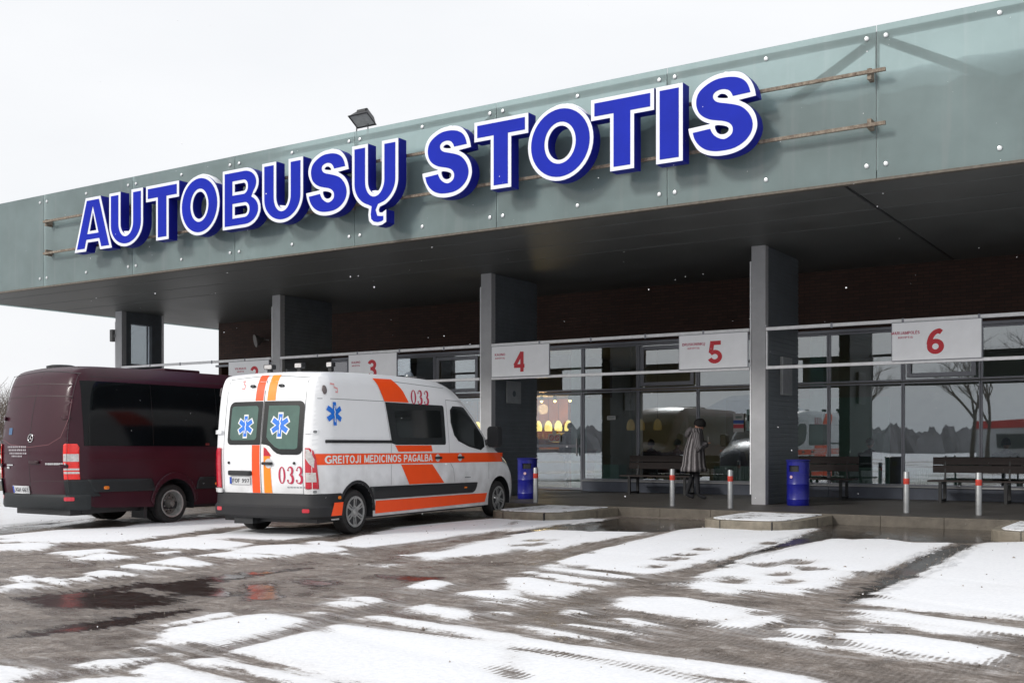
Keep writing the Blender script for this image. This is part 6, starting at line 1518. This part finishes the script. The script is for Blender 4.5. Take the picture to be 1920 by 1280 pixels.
def fur_coat(t, P, mats):
    V, F_, A_ = [], [], []
    def put(q):
        i = len(V); V.extend(q[0]); F_.extend([tuple(i+k for k in x) for x in q[1]]); A_.extend(q[2])
    Z = (0, 0, 1)
    put(loft([((0, -.03, .60), .29, .26, Z), ((0, -.03, .615), .325, .29, Z), ((0, -.03, .68), .315, .285, Z), ((0, -.03, .73), .285, .26, Z), ((0, -.03, .9), .265, .24, Z), ((0, -.02, 1.1), .24, .215, Z), ((0, .0, 1.28), .225, .18, Z), ((0, .015, 1.40), .20, .155, Z), ((0, .03, 1.47), .14, .12, Z), ((0, .045, 1.52), .095, .09, Z)]))
    # collar and folded hood at the back
    put(loft([((0, .02, 1.44), .135, .13, Z), ((0, .01, 1.47), .155, .15, Z), ((0, .0, 1.53), .145, .135, Z), ((0, .02, 1.555), .105, .10, Z), ((0, .03, 1.53), .085, .08, Z)]))
    put(loft([((0, -.15, 1.34), .02, .02, (0, -.6, 1)), ((0, -.17, 1.38), .10, .06, (0, -.3, 1)), ((0, -.15, 1.46), .13, .075, (0, .1, 1)), ((0, -.10, 1.54), .10, .05, (0, .6, 1)), ((0, -.08, 1.56), .02, .02, (0, .6, 1))]))
    for s_, e_, w_ in (('sR', 'eR', 'wR'), ('sL', 'eL', 'wL')):
        a, b_, c = Vector(P[s_]), Vector(P[e_]), Vector(P[w_]); d1 = (b_-a).normalized(); d2 = (c-b_).normalized(); dm = (d1+d2).normalized()
        put(loft([(tuple(a-d1*.06), .06, .06, d1), (tuple(a), .095, .095, d1), (tuple(a.lerp(b_, .5)), .088, .088, d1), (tuple(b_-d1*.04), .085, .085, d1), (tuple(b_+dm*.01), .09, .09, dm), (tuple(b_+d2*.06), .082, .082, d2), (tuple(b_.lerp(c, .8)), .075, .075, d2), (tuple(c+d2*.01), .08, .08, d2), (tuple(c-d2*.02), .05, .05, d2)], 24))
    me = bpy.data.meshes.new('fur_coat'); me.from_pydata(V, [], F_); me.materials.append(m_fur)
    me.polygons.foreach_set('use_smooth', [True]*len(me.polygons))
    at_ = me.attributes.new('around', 'FLOAT', 'POINT'); at_.data.foreach_set('value', np.array(A_, np.float32))
    o = bpy.data.objects.new('fur_coat', me); COL.objects.link(o); o.parent = t
    MB().box(-.09, .09, .26, .275, 1.22, 1.36).build('book', M('booklet', (.20, .19, .19), .7), t)
reading = {'sR': (.19, .02, 1.39), 'eR': (.23, .06, 1.12), 'wR': (.09, .21, 1.20), 'sL': (-.19, .02, 1.39), 'eL': (-.23, .06, 1.12), 'wL': (-.09, .21, 1.20), 'head': (0, .085, 1.60), 'tilt': .5,
           'kR': (.10, .03, .50), 'kL': (-.10, -.08, .50), 'aL': (-.11, -.20, .10), 'tL': (-.12, -.03, .035), 'aR': (.10, .06, .09), 'tR': (.11, .23, .035)}
figure('person', 'person in striped grey fur coat and black fur hat, head bowed, by the windows', (-9.70, 22.3, PZ), R(-67), reading, (m_skin, m_dark, m_hair), 1.0, coat=fur_coat, hat=True)
# people inside
stand = {'eR': (.24, .06, 1.14), 'wR': (.14, .26, 1.12), 'head': (0, .05, 1.62)}
def jacket(col_):
    mt = M('jacket_%d' % int(sum(col_)*1e4), col_, .85, 0, .25, 8)
    def f(t, P, mats):
        o = MB(); p = Vector(P['pel']); c = Vector(P['chest']); n = Vector(P['neck'])
        for (q, r1, r2) in ((p+Vector((0, 0, -.12)), .20, .17), (p, .20, .17), (p.lerp(c, .5), .205, .165), (c, .225, .155), (c.lerp(n, .6), .18, .13), (n+Vector((0, 0, .02)), .09, .085)):
            i = len(o.v)
            for k in range(24): a = 2*PI*k/24; o.v.append((q.x+r1*math.cos(a), q.y+r2*math.sin(a), q.z))
        m_ = len(o.v)//24
        for r in range(m_-1):
            for k in range(24): o.f.append((r*24+k, r*24+(k+1) % 24, (r+1)*24+(k+1) % 24, (r+1)*24+k))
        for s_, e_, w_ in (('sR', 'eR', 'wR'), ('sL', 'eL', 'wL')): o.tube([P[s_], P[e_], P[w_]], [.085, .07, .055], 12)
        o.build('jacket', mt, t, smooth='all')
    return f
jk = jacket((.02, .02, .026))
figure('person', 'dark figure standing inside the cafe door, seen from behind', (-15.05, 26.1, PZ+.015), R(10), stand, (m_skin, m_dark, m_hair), 1.02, 'people inside the station', jk)
figure('person', 'dark figure half hidden by the pillar at the left edge of the cafe door', (-15.93, 25.6, PZ+.015), R(140), {}, (m_skin, m_dark, m_hair), .98, 'people inside the station', jk)
sit = {'pel': (0, -.12, .50), 'waist': (0, -.15, .64), 'chest': (0, -.14, .88), 'neck': (0, -.12, 1.03), 'nk2': (0, -.10, 1.09), 'hR': (.10, -.10, .50), 'hL': (-.10, -.10, .50), 'kR': (.12, .32, .52), 'kL': (-.12, .32, .52), 'aR': (.12, .30, .09), 'aL': (-.12, .30, .09), 'tR': (.12, .47, .035), 'tL': (-.12, .47, .035),
       'sR': (.18, -.13, .96), 'sL': (-.18, -.13, .96), 'eR': (.23, -.02, .72), 'eL': (-.23, -.02, .72), 'wR': (.12, .18, .60), 'wL': (-.12, .18, .60), 'head': (0, -.08, 1.19)}
seats = [(-6.95, 26.0, 15, m_hairb, (.02, .02, .026), 'seated figure in black with pale hair behind the middle right window'), (-10.35, 26.4, -10, m_hair, (.022, .02, .024), 'seated dark figure just right of the woman, behind the glass'),
         (-9.75, 26.5, 10, m_hair, (.018, .018, .022), 'seated dark figure near the pillar in bay five, behind the glass'), (-4.05, 26.2, 5, m_hair, (.05, .05, .06), 'seated figure behind the long right bench, behind the glass'), (-13.0, 26.9, 30, m_hair, (.02, .02, .026), 'seated figure beyond the green cabinet, behind the glass'), (-12.2, 27.0, -20, m_hairb, (.10, .09, .09), 'seated figure left of the mullion above the short bench, behind the glass')]
for x, y, r_, hm, cc, l_ in seats:
    figure('person', l_, (x, y, PZ+.015), R(r_), sit, (m_skin, m_dark, hm), 1.0, 'people inside the station', jacket(cc))
    ch = thing('waiting_seat', 'black seat of the '+l_.split(',')[0].replace('seated ', '', 1), 'seat', (x, y, PZ+.013), R(r_), 'waiting room seats')
    MB().box(-.26, .26, -.32, .24, .36, .41).build('seat', m_black, ch, bevel=.02); MB().box(-.27, .27, -.40, -.34, .42, .98).build('backrest', m_black, ch, bevel=.02)
    for a, c in ((-.22, -.28), (.22, -.28), (-.22, .2), (.22, .2)): MB().tube([(a, c, 0), (a, c, .36)], .015, 6).build('leg', m_steel, ch)
# radiators, cabinet
def radiator(x0, x1, y, label):
    t = thing('radiator', label, 'radiator', ((x0+x1)/2, y, PZ), 0, 'pale ribbed radiators behind the glass'); w = (x1-x0)/2; m = MB(); x = -w
    m.box(-w, w, .02, .05, .27, .67); 
    while x < w: m.box(x, x+.028, -.02, .018, .29, .65); x += .045
    m.build('panel', M('radiator_paint', (.50, .60, .54), .5), t); MB().box(-w+.1, -w+.13, .0, .04, 0, .27).box(w-.13, w-.1, .0, .04, 0, .27).build('foot', m_steel, t)
radiator(-10.55, -9.3, 25.35, 'pale ribbed radiator behind the glass, right of the woman'); radiator(-6.0, -4.9, 25.35, 'pale ribbed radiator behind the glass between the two right bollards'); radiator(-7.3, -6.55, 25.35, 'short ribbed radiator behind the glass by the seated pale-haired figure')
t = thing('cabinet', 'pale green cabinet with a rail on top behind the second window', 'cabinet', (-13.55, 25.6, PZ+.012))
MB().box(-.36, .36, -.2, .25, .10, .66).build('carcass', m_green, t, bevel=.01); MB().box(-.34, .34, -.18, .23, 0, .10).build('plinth', m_black, t)
MB().tube([(-.34, -.15, .66), (-.34, -.15, .88), (.14, -.15, .88), (.14, -.15, .66)], .014, 8).build('top_rail', m_steel, t)
t = thing('counter', 'dark cafe counter under the pendant lamps', 'counter', (-16.3, 28.3, PZ+.012))
MB().box(-1.6, .7, -.3, .3, 0, 1.0).build('carcass', M('counter_brown', (.09, .04, .025), .6), t); MB().box(-1.65, .75, -.35, .35, 1.003, 1.05).build('worktop', M('counter_top', (.25, .16, .10), .4), t, bevel=.01)
t = thing('menu_board', 'small yellow lit board below the left pendant lamp', 'menu board', (-16.55, 28.0, 1.55)); MB().box(-.2, .2, 0, .04, -.14, .14).build('panel', M('menu_yellow', (.7, .45, .15), .6, emit=(1, .55, .15), es=.35), t); MB().box(-.21, .21, .041, .06, -.15, .15).build('frame', m_black, t)

# ------------------------------------------------------------------ trees and bushes
def leafless(name, label, loc, hgt, seed, spread=.5, twigs=5, trunk_r=.16, group=None, col_=(.10, .075, .06), kind='tree', snowy=.0, lv=5, low=False, rz=0):
    rn = random.Random(seed); t = thing(name, label, kind, loc, rz, group)
    tr, cr_ = MB(), MB()
    mk = M('bark', (.075, .06, .05), .9, 0, .4, 6); mt = M('twigs_%d' % int(col_[0]*1000), col_, .9, 0, .35, 4)
    def grow(p, d, ln, r, k):
        p = Vector(p); d = Vector(d).normalized(); pts = [p]; q = p
        for i in range(3):
            d = (d+Vector((rn.uniform(-1, 1), rn.uniform(-1, 1), rn.uniform(-.3, .8)))*.16).normalized(); q = q+d*ln/3; pts.append(q)
        m = tr if k <= 1 else cr_; m.tube(pts, [r, r*.88, r*.76, r*.62], 7 if k < 2 else (4 if k < 4 else 3), cap=False)
        if k >= lv: return
        for j in range(3 if k < 2 else rn.choice((2, 3, 3))+ (twigs-4 if k >= 3 else 0)):
            f = rn.uniform(.35, 1) if k or low else rn.uniform(.55, 1); b0 = pts[0].lerp(pts[-1], f) if j else pts[-1]
            nd = (d+Vector((rn.uniform(-1, 1), rn.uniform(-1, 1), rn.uniform(-.35, .7)))*(spread+.25)).normalized(); grow(b0, nd, ln*rn.uniform(.58, .80), r*.56, k+1)
    if low:
        for j in range(6): a = rn.uniform(0, 6.28); grow((math.cos(a)*.15, math.sin(a)*.15, 0), (math.cos(a)*.5, math.sin(a)*.5, 1), hgt*.42, trunk_r, 1)
    else: grow((0, 0, -.1), (0, 0, 1), hgt*.36, trunk_r, 0)
    tr.build('trunk', mk, t, smooth='all', merge=False); cr_.build('crown', mt, t, smooth='all', merge=False)
    return t
# left background, seen past the minibus
bs = leafless('bush', 'tall bare bush at the far left edge behind the minibus', (-49.5, 31.5, -.05), 4.2, 3, .6, 5, .05, 'bare bushes beyond the yard', (.15, .12, .10), 'bush', lv=5, low=True)
dup(bs, None, (-52.5, 34.6, -.05), 2.0, 'bare brown bush just left of the minibus tail, farther back'); dup(bs, None, (-44.5, 28.4, -.05), 4.0, 'low bare bush beside the minibus roof line at the left edge')
dup(bs, None, (-57, 40, -.05), 1.0, 'dense bare bush farthest back at the left edge'); dup(bs, None, (-60, 37, -.05), 5.0, 'bare bush at the left margin beyond the road')
tl = leafless('tree', 'bare tree tip showing low between the two left pillars', (-57.5, 68, -.05), 7.4, 11, .5, 5, .14, 'bare trees around the yard', (.11, .085, .07), lv=5)
# behind the photographer: only seen mirrored in the station windows
for k, (x, y, r_, s_, l_) in enumerate(((2, -22, 1, 1.3, 'bare tree across the yard, mirrored in the right windows'), (9, -26, 2.2, 1.5, 'tall bare tree across the yard, mirrored in the far right window'), (-7, -30, 3.1, 1.35, 'bare tree mirrored in the windows of bay five'), (-14, -33, 4, 1.2, 'bare tree mirrored in the window beside the cafe door'), (18, -30, 5, 1.4, 'bare tree beyond the low hall across the yard'), (-24, -36, .5, 1.3, 'bare tree at the left end of the row across the yard'), (6, -40, 1.7, 1.5, 'bare tree close in front of the low hall across the yard'), (-2, -46, .2, 1.6, 'tall bare tree left of the low hall across the yard'), (13, -44, 2.9, 1.5, 'bare tree before the right half of the low hall'), (-10, -50, 5.2, 1.7, 'large bare tree between the house and the low hall'), (-19, -55, 3.6, 1.6, 'bare tree right beside the hipped roof house'))):
    c = dup(tl, None, (x, y, -.05), r_, l_); c.scale = (s_, s_, s_)
# low hall with a red band across the yard
hl = thing('low_hall', 'long pale hall with a red band across the yard, mirrored in the right windows', 'building', (4, -74, 0))
MB().box(-26, 26, -6, 0, -.1, 3.6).build('wall', M('hall_wall', (.42, .42, .43), .8, 0, .1, .3), hl); MB().box(-26.2, 26.2, -6.2, .08, 3.1, 3.9).build('red_band', M('hall_red', (.45, .03, .03), .6), hl)
for k in range(10): box('window', M('hall_glass', (.03, .035, .04), .1), -24+5*k, -21.4+5*k, 0, .03, 1.0, 2.5, hl)
ho = thing('house', 'grey house with snowy hipped roof far across the yard', 'house', (-52, -88, 0), .15)
MB().box(-6, 6, -4, 4, -.1, 5.2).build('wall', M('house_wall', (.25, .24, .22), .85, 0, .15, .5), ho)
r_ = MB(); r_.v = [(-6.5, -4.5, 5.2), (6.5, -4.5, 5.2), (6.5, 4.5, 5.2), (-6.5, 4.5, 5.2), (-3, 0, 8), (3, 0, 8)]; r_.f = [(0, 1, 5, 4), (1, 2, 5), (2, 3, 4, 5), (3, 0, 4), (3, 2, 1, 0)]; r_.build('roof', M('roof_snow'), ho)
for k in range(4): box('window', M('hall_glass'), -5+2.8*k, -3.9+2.8*k, 4.0, 4.03, 1.2, 2.5, ho)
# far wood on the horizon, one mass
rn = random.Random(5); fw = MB()
for k in range(2600):
    a = rn.uniform(0, 2*PI); d = rn.uniform(150, 230); x, y = math.cos(a)*d, math.sin(a)*d; hh = rn.uniform(3.2, 5.6); w = rn.uniform(1.2, 2.6)
    for j in range(3):
        b_ = a+PI/2+rn.uniform(-.5, .5); z0 = rn.uniform(0, 1)
        i = len(fw.v); fw.v += [(x-math.cos(b_)*w, y-math.sin(b_)*w, -1), (x+math.cos(b_)*w, y+math.sin(b_)*w, -1), (x+math.cos(b_)*w*.7, y+math.sin(b_)*w*.7, hh*rn.uniform(.5, .8)), (x+rn.uniform(-1, 1), y+rn.uniform(-1, 1), hh), (x-math.cos(b_)*w*.7, y-math.sin(b_)*w*.7, hh*rn.uniform(.5, .8))]; fw.f.append(tuple(i+q for q in range(5)))
tag(fw.build('distant_wood', M('far_wood', (.30, .29, .30), .95, 0, .2, .3), merge=False), 'far grey bare wood along the horizon', 'wood', kind='stuff')
# falling snowflakes
fk = MB(); rn = random.Random(12); ct, st = math.cos(R(32.98)), math.sin(R(32.98))
for k in range(330):
    D_ = rn.uniform(4, 19); r_ = rn.uniform(-.5, .5)*D_; x, y = -st*D_+ct*r_, ct*D_+st*r_; z = rn.uniform(.2, 6.5)
    if z > 5 and y > 15.8: continue
    q = rn.uniform(.0015, .0045); i = len(fk.v)
    fk.v += [(x+q, y, z), (x-q, y, z), (x, y+q, z), (x, y-q, z), (x, y, z+q), (x, y, z-q)]
    for f in ((0, 2, 4), (2, 1, 4), (1, 3, 4), (3, 0, 4), (2, 0, 5), (1, 2, 5), (3, 1, 5), (0, 3, 5)): fk.f.append(tuple(i+a for a in f))
tag(fk.build('falling_snow', M('snowflake', (.92, .93, .95), .9, var=0), merge=False), 'small white snowflakes falling through the air', 'snowflakes', kind='stuff')
